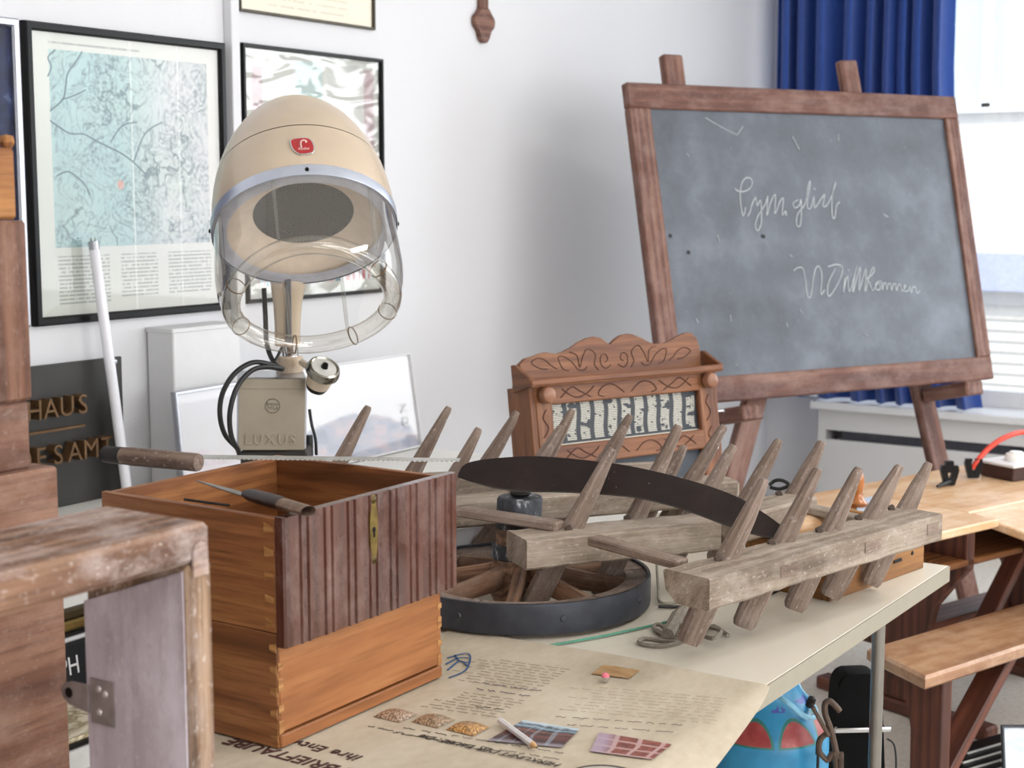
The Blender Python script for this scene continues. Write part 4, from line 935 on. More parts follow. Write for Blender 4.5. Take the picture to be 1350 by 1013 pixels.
# big dark saw blade resting on the harrow
def sawblade():
    a, b = ond(605, 632, 2.81), ond(1050, 712, 2.60)
    ax = (V((b.x, b.y, 0)) - V((a.x, a.y, 0))).normalized(); nh = V((ax.y, -ax.x, 0)); nh = nh if nh.dot(EYE - a) > 0 else -nh
    n = (nh * math.cos(math.radians(18)) + V((0, 0, 1)) * math.sin(math.radians(18)))
    up = n.cross(ax); up = up if up.z > 0 else -up
    M = axes(ax, n.cross(ax) if n.cross(ax).z > 0 else up, ax.cross(up), a); Mi = M.inverted(); nn = ax.cross(up)
    tp = [(604, 630), (608, 618), (620, 610), (650, 605), (700, 602), (740, 604), (780, 608), (820, 613), (860, 621), (900, 631), (940, 643), (975, 657), (1005, 675), (1030, 693), (1051, 711)]
    bt = [(1030, 712), (1005, 708), (985, 703), (955, 693), (910, 676), (866, 663), (822, 655), (748, 650), (700, 649), (656, 645), (625, 637)]
    f = lambda q: [(p.x, p.y) for p in (Mi @ onp(*s, a, nn) for s in q)]
    t = thingM('saw_blade', M, 'long dark curved two-man saw blade leaning among the harrow tines', 'saw')
    k = Mat('dark_rusted_steel'); n1 = k.noise(k.obj(), 12, 6, .65); n2 = k.noise(k.obj(), 120, 3, .6)
    c = k.ramp(n1, [(.3, '#17100e'), (.55, '#2a1e1a'), (.75, '#3d2f29')]); c = k.mix(k.ramp(n2, [(.72, 0.0), (.76, 1.0)]), c, '#c9c2bd')
    k.P(Base_Color=c, Roughness=.5, Metallic=.35)
    top = [(p.x, p.y) for p in spline([(x, y, 0) for x, y in f(tp)], 4)]; bot = [(p.x, p.y) for p in spline([(x, y, 0) for x, y in f(bt)], 4)]
    MB().prism((top + bot)[::-1], .0032, None, .0008).build('blade', k.m, t)
    e = [V((x, y, .0035)) for x, y in bot]
    MB().tube([p + V((0, .0015, 0)) for p in e], .0011, 4).build('ground_edge', plain('edge_steel', '#4d4742', .4, .7), t)
sawblade()
# ================================================================ CART WHEEL
def wheel():
    R = .238; near = onz(690, 845, TZ); c = near + FH * R; c.z = TZ + .008
    t = thing('cart_wheel', c, (math.radians(0), 0, 0), 'small wooden cart wheel with iron tyre and tall hub lying under the harrow', 'wheel')
    tyre = plain('blue_black_iron', '#3e4047', .45, .5, .12, 30, .15)
    MB().lathe([(R - .006, 0), (R, .001), (R + .001, .006), (R + .001, .05), (R, .055), (R - .006, .055), (R - .006, 0)], None, 96).build('tyre', tyre, t)
    for i in range(6):
        a0 = 60 * i + 12
        MB().lathe([(R - .0065, .004), (R - .0065, .050), (R - .045, .048), (R - .045, .006), (R - .0065, .004)], None, 14, a0=a0 + .4, a1=a0 + 59.6).build('felloe', WTINE, t)
    for i in range(8):
        a = 45 * i + 26
        secs = [[Rz(a) @ V((x, w_ * u_, .034 + z_ + h_ * v_)) for u_, v_ in ((-1, -.5), (-.5, -1), (.5, -1), (1, -.5), (1, .5), (.5, 1), (-.5, 1), (-1, .5))] for x, w_, h_, z_ in ((.03, .012, .022, .02), (.07, .012, .02, .012), (.13, .010, .017, .004), (.2, .010, .016, -.004))]
        MB().loft(secs).build('spoke', WHUB, t)
    for i in range(8):
        a = math.radians(45 * i + 5); MB().lathe([(0, .0025), (.005, .002), (.0065, 0)], T((R + .0008) * math.cos(a), (R + .0008) * math.sin(a), .028) @ Rz(45 * i + 5) @ Ry(90), 10).build('rivet', tyre, t)
    top = ond(697, 655, c.dot(FH)); ax = (top - V((c.x, c.y, TZ + .02)) - RT * .0).normalized()
    Hh = (top.z - c.z)
    tl = Matrix.Identity(4); sh = (top.x - c.x) / Hh, (top.y - c.y) / Hh
    tl[0][2] = sh[0]; tl[1][2] = sh[1]
    low = T(-RT * .016) @ tl
    hub = MB().lathe([(.038, .0), (.045, .012), (.046, .06), (.044, .09), (.041, .12), (.039, Hh - .055)], low, 28, cap=True).build('hub', WHUB, t)
    MB().lathe([(.046, .082), (.0475, .084), (.0475, .108), (.044, .110)], low, 28).build('hub_band', IRONW, hub)
    MB().lathe([(.041, Hh - .058), (.0425, Hh - .056), (.0425, Hh - .004), (.040, Hh), (0, Hh)], low, 32).build('hub_cap', IRONW, hub)
    MB().lathe([(.004, Hh), (.017, Hh + .003), (.02, Hh + .007), (.018, Hh + .009), (0, Hh + .0095)], low, 24).build('cap_disc', IRON, hub)
    q = -FH * .0425 + RT * .004
    MB().lathe([(.002, .001), (.0055, .0015), (.0055, 0)], low @ T(q.x, q.y, Hh - .035) @ axes(RT, V((0, 0, 1)), -FH), 12).build('nail', ALU, hub)
k = Mat('limed_iron'); n = k.noise(k.obj((30, 30, 14)), 1, 6, .7); k.P(Base_Color=k.ramp(n, [(.42, '#26282c'), (.55, '#3d4046'), (.64, '#c4c2c4')]), Roughness=.6, Metallic=.2); IRONW = k.m
WHUB = wood('red_brown_hub_wood', '#4e3526', '#7a563e', '#a1795b', .75, 3, 30, '#a89584', .3, bump=.4)
wheel()
# ================================================================ CARVED NEWSPAPER RACK
def rack():
    p0, p1 = ond(711, 650, 3.62), ond(949, 612, 3.95); p0.z = p1.z = TZ + .016
    u = (p1 - p0).normalized(); nh = V((u.y, -u.x, 0)); W = (p1 - p0).length
    lean = math.radians(9); z = V((0, 0, 1)) * math.cos(lean) - nh * math.sin(lean); y = z.cross(u)
    M = axes(u, y, z, p0)
    t = thingM('newspaper_rack', M, 'carved brown wooden rack with knobs and an old printed sheet, behind the harrow', 'rack')
    Mi = M.inverted(); P = lambda px, py: Mi @ onp(px, py, p0, -y)
    L0, R0 = P(690, 505), P(932, 488); fr_b = P(722, 632); ztop = (P(705, 510).z + P(925, 490).z) / 2
    Hh = ztop; D = .075
    sw = .05
    for x in (.0, W): B((.018, D + .02, Hh), T(x, D / 2, Hh / 2), .002, 2).build('side', WRACK, t)
    for x in (sw / 2 + .006, W - sw / 2 - .006): B((sw, .018, Hh), T(x, -.004, Hh / 2), .003, 2).build('stile', WRACK, t)
    zr2 = P(820, 585).z; zr1 = Hh
    B((W - 2 * sw, .018, .048), T(W / 2, -.004, Hh - .024), .003, 0).build('top_rail', WRACK, t)
    B((W - 2 * sw, .018, .05), T(W / 2, -.004, zr2 - .012), .003, 0).build('bottom_rail', WRACK, t)
    # printed sheet: old newspaper columns, white on black
    k = Art('old_newspaper'); 
    colm = k.noise(k.g((9, 1.2, 1)), 1, 2); ln = k.math('GREATER_THAN', k.math('FRACT', k.math('MULTIPLY', k.y, 24)), .42)
    c2 = k.n('CombineXYZ', {0: k.math('MULTIPLY', k.x, 44), 1: k.math('MULTIPLY', k.math('FLOOR', k.math('MULTIPLY', k.y, 24)), 3.7)}).outputs[0]
    wd = k.math('GREATER_THAN', k.noise(c2, 1, 1), .33)
    cols = k.math('GREATER_THAN', k.math('FRACT', k.math('ADD', k.math('MULTIPLY', k.x, 11.3), k.math('MULTIPLY', k.math('SINE', k.math('MULTIPLY', k.y, 6)), .08))), .33)
    blk = k.math('LESS_THAN', k.noise(k.g((9, 3.5, 1)), 1, 2), .60)
    m_ = k.math('MULTIPLY', k.math('MULTIPLY', ln, wd), k.math('MULTIPLY', cols, blk))
    m_ = k.math('MULTIPLY', m_, k.box(.01, .99, .1, .99))
    edge = k.math('LESS_THAN', k.y, .035)
    c = k.mix(k.math('MAXIMUM', m_, edge), '#30343a', '#c9c5b8')
    k.P(Base_Color=c, Roughness=.6)
    zb, zt = zr2 + .012, Hh - .046
    MB().quad((sw, .004, zb), (W - sw, .004, zb), (W - sw, .004, zt), (sw, .004, zt)).build('printed_sheet', k.m, t)
    B((W - .02, .006, Hh * .98), T(W / 2, .012, Hh * .5)).build('back_board', plain('slate_back', '#3d434b', .7), t)
    # tray on top: slanted fascia, crest board behind
    B((W + .03, .085, .010), T(W / 2, .010, Hh + .002), .002).build('tray_floor', WRACK, t)
    crest = [(0, 0), (W, 0)] + [(W * f, h) for f, h in ((1, .055), (.985, .085), (.955, .098), (.92, .099), (.88, .092), (.84, .083), (.80, .076), (.76, .073), (.73, .074), (.70, .080), (.66, .094), (.62, .104), (.585, .107), (.55, .104), (.52, .096), (.50, .084), (.485, .078), (.47, .088), (.44, .100), (.40, .105), (.36, .102), (.32, .094), (.28, .082), (.24, .071), (.20, .066), (.17, .068), (.14, .074), (.11, .072), (.07, .066), (.03, .062), (0, .05))]
    C = T(0, .045, Hh + .008) @ axes(V((1, 0, 0)), V((0, 0, 1)), V((0, -1, 0)))
    MB().prism(crest, .014, C, .002).build('crest', WRACK, t)
    def curls(name, pts_l, Cm):
        for pts in pts_l: MB().tube(spline([Cm @ V((x, z_, .0142)) for x, z_ in pts], 4), .0014, 5).build(name, WLINE, t)
    cur = []
    for sgn in (-1, 1):
        f = lambda *q: [(W / 2 + sgn * a * W, h) for a, h in q]
        cur += [f((.02, .03), (.05, .022), (.075, .035), (.07, .055), (.045, .058), (.035, .045), (.05, .038)), f((.09, .02), (.11, .035), (.10, .06), (.14, .075), (.17, .055), (.19, .03), (.20, .06), (.24, .07)),
                f((.15, .03), (.17, .022), (.20, .025), (.23, .045), (.27, .06), (.30, .058), (.28, .03), (.25, .024)), f((.31, .03), (.34, .04), (.37, .055), (.41, .06), (.44, .05), (.40, .035), (.36, .032))]
    curls('carving', cur, C)
    FR = T(0, -.013, 0) @ axes(V((1, 0, 0)), V((0, 0, 1)), V((0, -1, 0)), (0, .0135, 0))
    for zc_ in (Hh - .024, zr2 - .012):
        cur = []
        for sgn in (-1, 1):
            f = lambda *q: [(W / 2 + sgn * a * W, zc_ + h) for a, h in q]
            cur += [f((.02, -.01), (.06, .008), (.10, .014), (.14, .006), (.16, -.010), (.13, -.016)), f((.18, .012), (.22, -.004), (.27, -.012), (.31, -.004), (.35, .012)), f((.20, -.014), (.26, .004), (.30, .014), (.36, -.010))]
        curls('carving', cur, FR)
    for x in (.03, W - .03):
        cur = [[(x - .008, Hh * q), (x + .008, Hh * (q + .08)), (x - .006, Hh * (q + .17)), (x + .006, Hh * (q + .24))] for q in (.25, .55)]
        curls('carving', cur, FR)
    # low lip along the front of the tray and slanting end cheeks
    B((W + .034, .012, .016), T(W / 2, -.030, Hh + .008), .003).build('tray_lip', WRACK, t)
    E = axes(V((0, 1, 0)), V((0, 0, 1)), V((1, 0, 0)))
    for x in (-.018, W + .006):
        MB().prism([(-.034, .0), (.046, -.012), (.046, .056), (.03, .056), (-.034, .016)], .012, T(x, 0, Hh) @ E, .002).build('tray_end', WRACK, t)
    kn = plain('knob_wood', '#8c6048', .4, var=.1)
    for x in (.03, W - .03):
        MB().lathe([(0, .034), (.011, .033), (.018, .028), (.0215, .018), (.020, .008), (.012, .0), (.016, -.004)], T(x, -.014, Hh - .024) @ axes(V((1, 0, 0)), V((0, 0, 1)), V((0, -1, 0))), 24).build('knob', kn, t)
    MB().tube([(W + .008, -.0, Hh * .62), (W + .03, -.004, Hh * .62)], .003, 8).lathe([(.003, 0), (.006, .002), (0, .004)], T(W + .03, -.004, Hh * .62) @ Ry(90), 10).build('wire_pin', ALU, t)
    MB().tube([(W - .02, -.02, Hh * .33), (W - .012, -.026, Hh * .36), (W - .02, -.024, Hh * .28)], .003, 6).build('hook', ALU, t)
rack()
# ================================================================ PAPER POSTER ON THE TABLE
def poster():
    k = Mat('aged_paper'); a = k.noise(k.g((3, 4, 1)), 1, 6, .6); b = k.noise(k.g((40, 40, 1)), 1, 5, .6)
    c = k.ramp(a, [(.3, '#a0937d'), (.5, '#b3a692'), (.7, '#c2b8a6')]); c = k.mix(.12, c, k.ramp(b, [(.3, '#8f7c5e'), (.7, '#e2d8c4')]))
    k.P(Base_Color=c, Roughness=.75)
    x0, x1 = 1.14, 2.118; t = thing('paper_poster', (1.6, 1.2, TZ + .0006), 0, 'aged brown paper poster with upside-down lettering and photos spread over the table corner', 'poster')
    def fn(s, q):
        x = x0 + (x1 - x0) * s - .012 * q * s
        yf = .915 - .055 * min(1, max(0, (2.12 - x) / .33)) ** .8 - .02 * max(0, (1.79 - x))
        yb = 1.50 + .02 * (1 - s) + .008 * math.sin(s * 9)
        y = yf + (yb - yf) * q
        z = .0018 + .0012 * math.sin(5 * s + 3 * q) * math.sin(7 * q)
        if s > .92: z += .010 * ((s - .92) / .08) ** 2 * (.4 + .6 * math.sin(math.pi * q) ** 2) * (1 - .5 * q)
        if y < .925: z -= (.925 - y) ** 1.3 * .9
        return (x - 1.6, y - 1.2, z)
    o = MB(); o.grid(fn, 90, 50, thick=.0005); o.build('sheet', k.m, t, smooth=60)
    INK = plain('dark_ink', '#2b2320', .8); INKV = plain('violet_ink', '#4a3d57', .8); FADE = plain('faded_ink', '#857866', .8); FAINT = plain('faint_ink', '#9a8d7a', .8); INKB = plain('blue_ink', '#2c4a74', .8)
    ZT = .0034
    P = lambda px, py: onz(px, py, TZ + ZT + .0006) - t.location
    TM = lambda p, rot=0: T(p.x, p.y, ZT) @ axes(V((0, 1, 0)), V((-1, 0, 0)), V((0, 0, 1))) @ Rz(rot)
    for txt, px, sz, sp, m_ in (('ihre Entwicklung', (480, 998), .030, 1.05, plain('brown_lettering', '#3d211c', .8)), ('DER BRIEFTAUBE', (512, 1027), .036, 1.0, plain('brown_letters', '#43221d', .8))):
        MB().text(txt, sz, TM(P(*px)), .0002, .0003, space=sp, shear=.12).build('lettering', m_, t)
    MB().text('HERKUNFT DER TAUBE : Die', .0185, TM(P(742, 1008), 3), .0002, shear=.35, space=.95).build('lettering', INK, t)
    rnd = random.Random(3)
    def squig(name, tl, tr, bl, rows, mat, amp=.0022, w=.0009, fill=.8):
        # rows of illegible handwriting between three pixel corners; written along +Y
        a, b, c_ = P(*tl), P(*tr), P(*bl); m = MB()
        for r in range(rows):
            s = a.lerp(c_, r / max(1, rows - 1)); e = s + (b - a) * rnd.uniform(.75, 1)
            L = (e - s).length; d = (e - s).normalized(); nr = V((-d.y, d.x, 0)); x = rnd.uniform(0, .01)
            while x < L - .008:
                wl = rnd.uniform(.008, .028); pts = []; q = 0
                while q < wl and x + q < L:
                    pts.append(s + d * (x + q) + nr * amp * rnd.uniform(-1, 1) * (1.7 if rnd.random() < .15 else .8)); q += .0019
                if len(pts) > 2: m.ribbon([V((p.x, p.y, ZT)) for p in pts], w, V((0, 0, 1)))
                x += wl + rnd.uniform(.004, .008)
        o = m.build(name, mat, t, smooth=0); o['kind'] = 'stuff'
    squig('handwriting', (755, 884), (625, 866), (708, 912), 10, FADE, .0016, .0006)
    squig('handwriting', (718, 912), (606, 897), (705, 919), 2, INKV, .0028, .0010)
    squig('handwriting', (694, 925), (588, 910), (655, 946), 8, FADE, .0016, .0006)
    squig('handwriting', (668, 936), (606, 930), (660, 940), 1, INK, .003, .0010)
    squig('handwriting', (960, 922), (735, 902), (945, 955), 9, FAINT, .0014, .0005)
    squig('handwriting', (905, 957), (730, 945), (890, 966), 2, INK, .0022, .0006)
    squig('handwriting', (640, 990), (450, 950), (610, 1000), 1, INK, .0028, .0009)
    squig('handwriting', (750, 995), (470, 950), (738, 1002), 2, INK, .0022, .0008)
    # blurred photographs glued on
    def photo(name, px, cols, seed):
        q = [P(*p) for p in px]; kk = Art(name)
        n = kk.noise(kk.g((2.2, 3.2, seed)), 1, 3, .5, .5)
        kk.P(Base_Color=kk.ramp(n, [(i / (len(cols) - 1) * .5 + .25, c_) for i, c_ in enumerate(cols)]), Roughness=.35)
        MB().quad(*[V((p.x, p.y, ZT + .0004)) for p in q]).build('photograph', kk.m, t)
    kk = Art('photo_street'); n = kk.noise(kk.g((5, 9, 2)), 1, 4, .6); yy = kk.math('ADD', kk.y, kk.math('MULTIPLY', kk.math('SUBTRACT', n, .5), .22))
    c = kk.ramp(yy, [(.05, '#8b8088'), (.17, '#3c2a2c'), (.30, '#4a2b28'), (.44, '#6b3f37'), (.56, '#3a2726'), (.64, '#7c5248'), (.72, '#2b3036'), (.80, '#8fa6b4'), (.86, '#2c3338'), (.96, '#b6c6d0')])
    vert = kk.math('GREATER_THAN', kk.noise(kk.g((11, .6, 4)), 1, 1), .57); c = kk.mix(kk.math('MULTIPLY', vert, .35), c, '#9fb0bd')
    kk.P(Base_Color=c, Roughness=.35); q = [P(*p) for p in ((642, 977), (741, 986), (764, 962), (690, 950))]
    MB().quad(*[V((p.x, p.y, ZT + .0004)) for p in q]).build('photograph', kk.m, t)
    kk = Art('photo_houses'); n = kk.noise(kk.g((6, 6, 7)), 1, 4, .6)
    wn = kk.math('MULTIPLY', kk.math('GREATER_THAN', kk.math('FRACT', kk.math('ADD', kk.math('MULTIPLY', kk.x, 3.2), .25)), .2), kk.math('GREATER_THAN', kk.math('FRACT', kk.math('MULTIPLY', kk.y, 2.9)), .2))
    c = kk.mix(wn, '#b08f8b', kk.ramp(n, [(.35, '#61332d'), (.6, '#8a4c40')])); c = kk.mix(kk.math('MULTIPLY', kk.ramp(kk.x, [(.12, 1.0), (.3, 0.0)]), .8), c, '#a898a8')
    kk.P(Base_Color=c, Roughness=.35); q = [P(*p) for p in ((778, 991), (860, 1002), (886, 982), (790, 966))]
    MB().quad(*[V((p.x, p.y, ZT + .0004)) for p in q]).build('photograph', kk.m, t)
    photo('paper_ticket', ((780, 889), (829, 895), (846, 883), (795, 877)), ('#86603c', '#a98358', '#b7956c', '#7b5634'), 4.0)
    k1 = plain('oval_portrait', '#b9b2a6', .5, var=.1)
    pc = P(795, 1030); MB().lathe([(0, .0006), (.05, .0006), (.052, 0)], T(pc.x, pc.y, ZT), 32).build('portrait_disc', k1, t)
    MB().tube([(pc.x + .053 * math.cos(a), pc.y + .053 * math.sin(a), ZT) for a in (2 * math.pi * i / 40 for i in range(40))], .0015, 5, closed=True).build('portrait_outline', INK, t)
    # little plastic packets of seed
    for px, col in (((521, 944), '#a98f78'), ((571, 951), '#9f8468'), ((617, 961), '#b98a4e')):
        kk = Mat('seed_packet'); v = kk.n('TexVoronoi', {'Vector': kk.g((1, 1, 1)), 'Scale': 16}).outputs[0]
        c0 = srgb(col)[:3]; kk.P(Base_Color=kk.ramp(v, [(0, tuple(min(1, x * 1.5) for x in c0)), (.5, c0), (.8, tuple(x * .35 for x in c0))]), Roughness=.15, Coat_Weight=.8); kk.bump(v, .6, .004)
        p = P(*px); m = MB()
        m.grid(lambda s, q: (p.x - .021 + .042 * s, p.y - .024 + .048 * q, ZT + .0005 + .008 * (max(0, math.sin(math.pi * s)) * max(0, math.sin(math.pi * q))) ** .55), 14, 14)
        m.build('seed_packet', kk.m, t, smooth=80)
    m = MB()
    for pts in ([(590, 868), (612, 862), (620, 866), (614, 884), (592, 894)], [(588, 876), (604, 868), (618, 868)], [(590, 884), (606, 872), (616, 878)], [(600, 864), (606, 872), (620, 874)]):
        m.ribbon([V((p.x, p.y, ZT)) for p in spline([P(*q) for q in pts], 4)], .003, V((0, 0, 1)))
    m.build('bird_sketch', INKB, t)
poster()
def pencil():
    a, b = onz(659, 950, TZ + .010), onz(709, 987, TZ + .010)
    M = frame_to(a, b); L = (b - a).length; X = Ry(90)
    t = thingM('pencil', M, 'white pencil lying on the paper poster across the left photograph', 'pencil')
    MB().lathe([(0, 0), (.0046, .0), (.0048, .002), (.0046, L - .016)], X, 6).build('barrel', plain('white_pencil', '#dedde0', .35, var=.02), t)
    MB().lathe([(.0046, L - .016), (.0016, L - .003)], X, 12).build('sharpened_wood', plain('pencil_wood', '#c39a6b', .6), t)
    MB().lathe([(.0016, L - .003), (0, L)], X, 8).build('tip', plain('pencil_lead', '#4a4440', .4), t)
    p = onz(798, 896, TZ + .008)
    t = thing('bead', (p.x, p.y, TZ + .004), 0, 'tiny pink and silver bead lying on the poster near the brown ticket', 'bead')
    MB().lathe([(0, 0), (.005, .001), (.007, .005), (.0066, .008)], None, 16).build('metal_base', CHROME, t)
    MB().lathe([(.0066, .008), (.006, .012), (.003, .0145), (0, .015)], None, 16).build('pink_top', plain('pink_glass', '#d36d7c', .2, coat=.5), t)
pencil()
# ================================================================ SMALL THINGS AROUND THE HARROW
# wooden box under the far end of the harrow
c0 = onz(1206, 746, TZ); ang = -10
t = thing('wooden_box', (c0.x - .17, c0.y + .105, TZ), math.radians(ang), 'low amber wooden box with nail holes under the far harrow end', 'box')
AMB = wood('amber_box_wood', '#6f4722', '#986834', '#b1824a', .55, 2, 16, bump=.2)
for y, nm in ((-.09, 'front_board'), (.09, 'rear_board')): B((.36, .014, .098), T(0, y, .049), .002).build(nm, AMB, t)
for x in (-.173, .173): B((.014, .166, .098), T(x, 0, .049), .002, 1).build('end_board', AMB, t)
B((.33, .166, .008), T(0, 0, .006)).build('bottom_board', AMB, t)
B((.20, .13, .02), T(-.04, .0, .085) @ Ry(6), .003).build('loose_board', AMB, t)
m = MB()
for x, z in ((.06, .065), (.13, .04), (.15, .072)): m.lathe([(0, .002), (.004, .0015), (.005, 0)], T(x, -.097, z) @ Rx(90), 10)
m.box((.03, .004, .006), T(.07, -.0975, .035)); m.build('nail_hole', BLACK, t)
# white carton and yellow board behind the wheel hub
p = onz(628, 716, TZ + .0)
p = ond(628, 722, 3.02)
t = thing('white_carton', (p.x + .02, p.y + .05, TZ), math.radians(-20), 'white carton on a yellow board behind the wheel hub', 'carton')
B((.16, .12, .028), T(0, 0, .014), .002).build('yellow_board', plain('yellow_board', '#c8922f', .5), t)
B((.15, .11, .065), T(0, .0, .061), .002).build('carton', WHITE, t)
# rounded wooden clog-like block and joiner's plane among the beams
def plane(px, py, z, L, yaw, label, group=None, h=.05):
    p = onz(px, py, z)
    t = thing('wooden_plane', (p.x, p.y, TZ), math.radians(yaw), label, 'plane')
    secs = []
    for x, w_, zt in ((-L / 2, .020, .6), (-L / 2 + .008, .026, .85), (-L * .2, .03, 1), (L * .2, .03, .98), (L / 2 - .01, .026, .8), (L / 2, .02, .55)):
        top = (z - TZ) ; bot = top - h
        secs.append([V((x, w_ * math.cos(a), bot + (h * zt) * (.5 + .5 * math.sin(a)))) for a in (2 * math.pi * i / 16 for i in range(16))])
    MB().loft(secs).build('body', WDESK, t)
    B((.03, .02, .012), T(L * .1, 0, z - TZ - .002) @ Ry(25), .003).build('mouth_wedge', WDRAWF, t)
    return t
plane(1082, 676, .892, .15, -32, 'rounded pale wooden block between the two right harrow beams')
plane(829, 616, .793, .14, -25, 'rounded pale wooden block below the printed sheet of the rack')
# black wire handle and wire basket behind the beams
p = onz(950, 720, TZ)
t = thing('wire_basket', (p.x + .06, p.y + .05, TZ), math.radians(20), 'low black wire basket on the table under the harrow', 'basket')
m = MB()
for i in range(9): m.tube([(-.1 + .025 * i, -.07, .01), (-.1 + .025 * i, -.07, .06)], .0012, 5); m.tube([(-.1 + .025 * i, .07, .01), (-.1 + .025 * i, .07, .06)], .0012, 5); m.tube([(-.1 + .025 * i, -.07, .01), (-.1 + .025 * i, .07, .01)], .0012, 5)
o = m.build('mesh_wires', IRON, t); o['kind'] = 'stuff'
for z in (.01, .035, .06): MB().tube([(-.1, -.07, z), (.1, -.07, z), (.1, .07, z), (-.1, .07, z)], .002, 6, closed=True).build('rim_wire', IRON, t)
# rope, green rod, thin cables
ROPE = wood('grey_rope', '#6f665b', '#8f8678', '#ada394', .9, 60, 200, bump=.8)
def cord(name, label, pts, r, mat, cat, k=8):
    pp = spline([onz(x, y, TZ + z) for x, y, z in pts], k); c = sum(pp, V()) / len(pp)
    t = thing(name, (c.x, c.y, TZ), 0, label, cat); MB().tube(pp, r, 8).build('strand', mat, t, world=True); return t
t = cord('rope', 'loose grey rope coiled on the table under the front harrow beam', [(960, 838, .005), (940, 826, .006), (925, 836, .006), (940, 842, .014), (950, 832, .016), (930, 828, .01), (905, 842, .005), (885, 850, .004), (862, 852, .004), (843, 848, .004), (850, 842, .004), (880, 846, .004), (895, 845, .006), (875, 838, .006), (862, 828, .006), (870, 824, .01), (890, 838, .008), (900, 830, .012), (890, 818, .012)], .0038, ROPE, 'rope')
pp = [onz(x, y, TZ + .012) for x, y in ((880, 838), (893, 815), (905, 800))]; MB().tube(pp, [.012, .014, .008], 8).build('rope_knot', ROPE, t, world=True)
cord('green_rod', 'thin green rod lying on the table against the wheel', [(720, 852, .004), (800, 838, .004), (890, 818, .004)], .0022, plain('green_rod', '#4b8a72', .4), 'rod', 2)
cord('grey_cable', 'thin grey cable running from the wheel under the harrow', [(866, 745, .02), (868, 775, .012), (872, 795, .006), (905, 792, .004), (960, 785, .004), (1000, 770, .004), (1035, 750, .004)], .003, plain('grey_cable', '#8d8878', .5), 'cable')
cord('black_cable', 'thin black cable lying under the front harrow beam', [(868, 800, .005), (900, 800, .004), (960, 792, .004), (1000, 790, .004), (1040, 770, .004)], .003, RUBBER, 'cable')
cord('bent_wire', 'black bent wire with wooden end beside the second harrow beam', [(1014, 640, .15), (1022, 634, .16), (1032, 634, .165), (1040, 640, .16), (1028, 645, .15), (1016, 643, .15)], .004, RUBBER, 'wire')
# ================================================================ UNDER THE TABLE
def can():
    c = cw(.525, 3.02, 0)
    t = thing('milk_can', c, 0, 'blue painted milk can with red flower petals standing under the table edge', 'can')
    k = Mat('blue_can_paint'); g = k.g(); xs = k.n('SeparateXYZ', {'Vector': g}); th, z = xs.outputs[0], xs.outputs[1]
    n = k.noise(k.obj(), 12, 4)
    blue = k.ramp(n, [(.3, '#23759f'), (.6, '#2f8ab5'), (.8, '#4399c0')])
    per = .80; lx = k.math('SUBTRACT', k.math('FRACT', k.math('ADD', k.math('MULTIPLY', th, 1 / per), .35)), .5)
    ex = k.math('MULTIPLY', lx, 1 / .46); ez = k.math('MULTIPLY', k.math('SUBTRACT', z, .405), 1 / .052)
    r = k.math('SQRT', k.math('ADD', k.math('MULTIPLY', ex, ex), k.math('MULTIPLY', ez, ez)))
    pet = k.math('MULTIPLY', k.math('LESS_THAN', r, 1), k.math('GREATER_THAN', z, .405)); pin = k.math('MULTIPLY', k.math('LESS_THAN', r, .88), k.math('GREATER_THAN', z, .409))
    red = k.ramp(k.noise(k.obj(), 20, 4), [(.4, '#86292c'), (.6, '#a34845'), (.8, '#c8847c')])
    c_ = k.mix(pet, blue, '#2c6f68'); c_ = k.mix(pin, c_, red)
    vio = k.math('MULTIPLY', k.math('LESS_THAN', k.math('ABSOLUTE', k.math('SUBTRACT', z, .475)), .008), k.math('GREATER_THAN', k.noise(k.obj(), 30, 2), .52))
    c_ = k.mix(vio, c_, '#4a4fa0')
    k.P(Base_Color=c_, Roughness=.4)
    MB().lathe([(0, .0), (.125, 0), (.128, .01), (.128, .39), (.124, .408), (.112, .43), (.092, .455), (.074, .478), (.064, .50), (.060, .53), (.060, .585), (.066, .60), (.066, .612), (.058, .612), (.055, .59)], None, 56).build('body', k.m, t)
    MB().lathe([(0, .635), (.03, .634), (.06, .625), (.069, .612), (.066, .606)], None, 40).build('lid', plain('blue_lid', '#3c97c4', .4), t)
    F = RT.copy(); lb = plain('pale_blue_handle', '#8cc8e6', .4)
    P = lambda px, py, d: ond(px, py, d)
    MB().tube(spline([P(1022, 915, 2.93), P(1040, 928, 2.9), P(1058, 943, 2.9), P(1070, 947, 2.92), P(1076, 940, 2.95), P(1068, 925, 3.0), P(1056, 912, 3.03), P(1050, 900, 3.06)], 6), .0055, 8).build('handle', lb, t, world=True)
    p = P(1069, 926, 2.9); MB().lathe([(0, -.012), (.008, -.01), (.009, 0), (.008, .01), (0, .012)], T(p) @ Rx(20), 12).build('handle_bolt', IRON, t, world=True)
can()
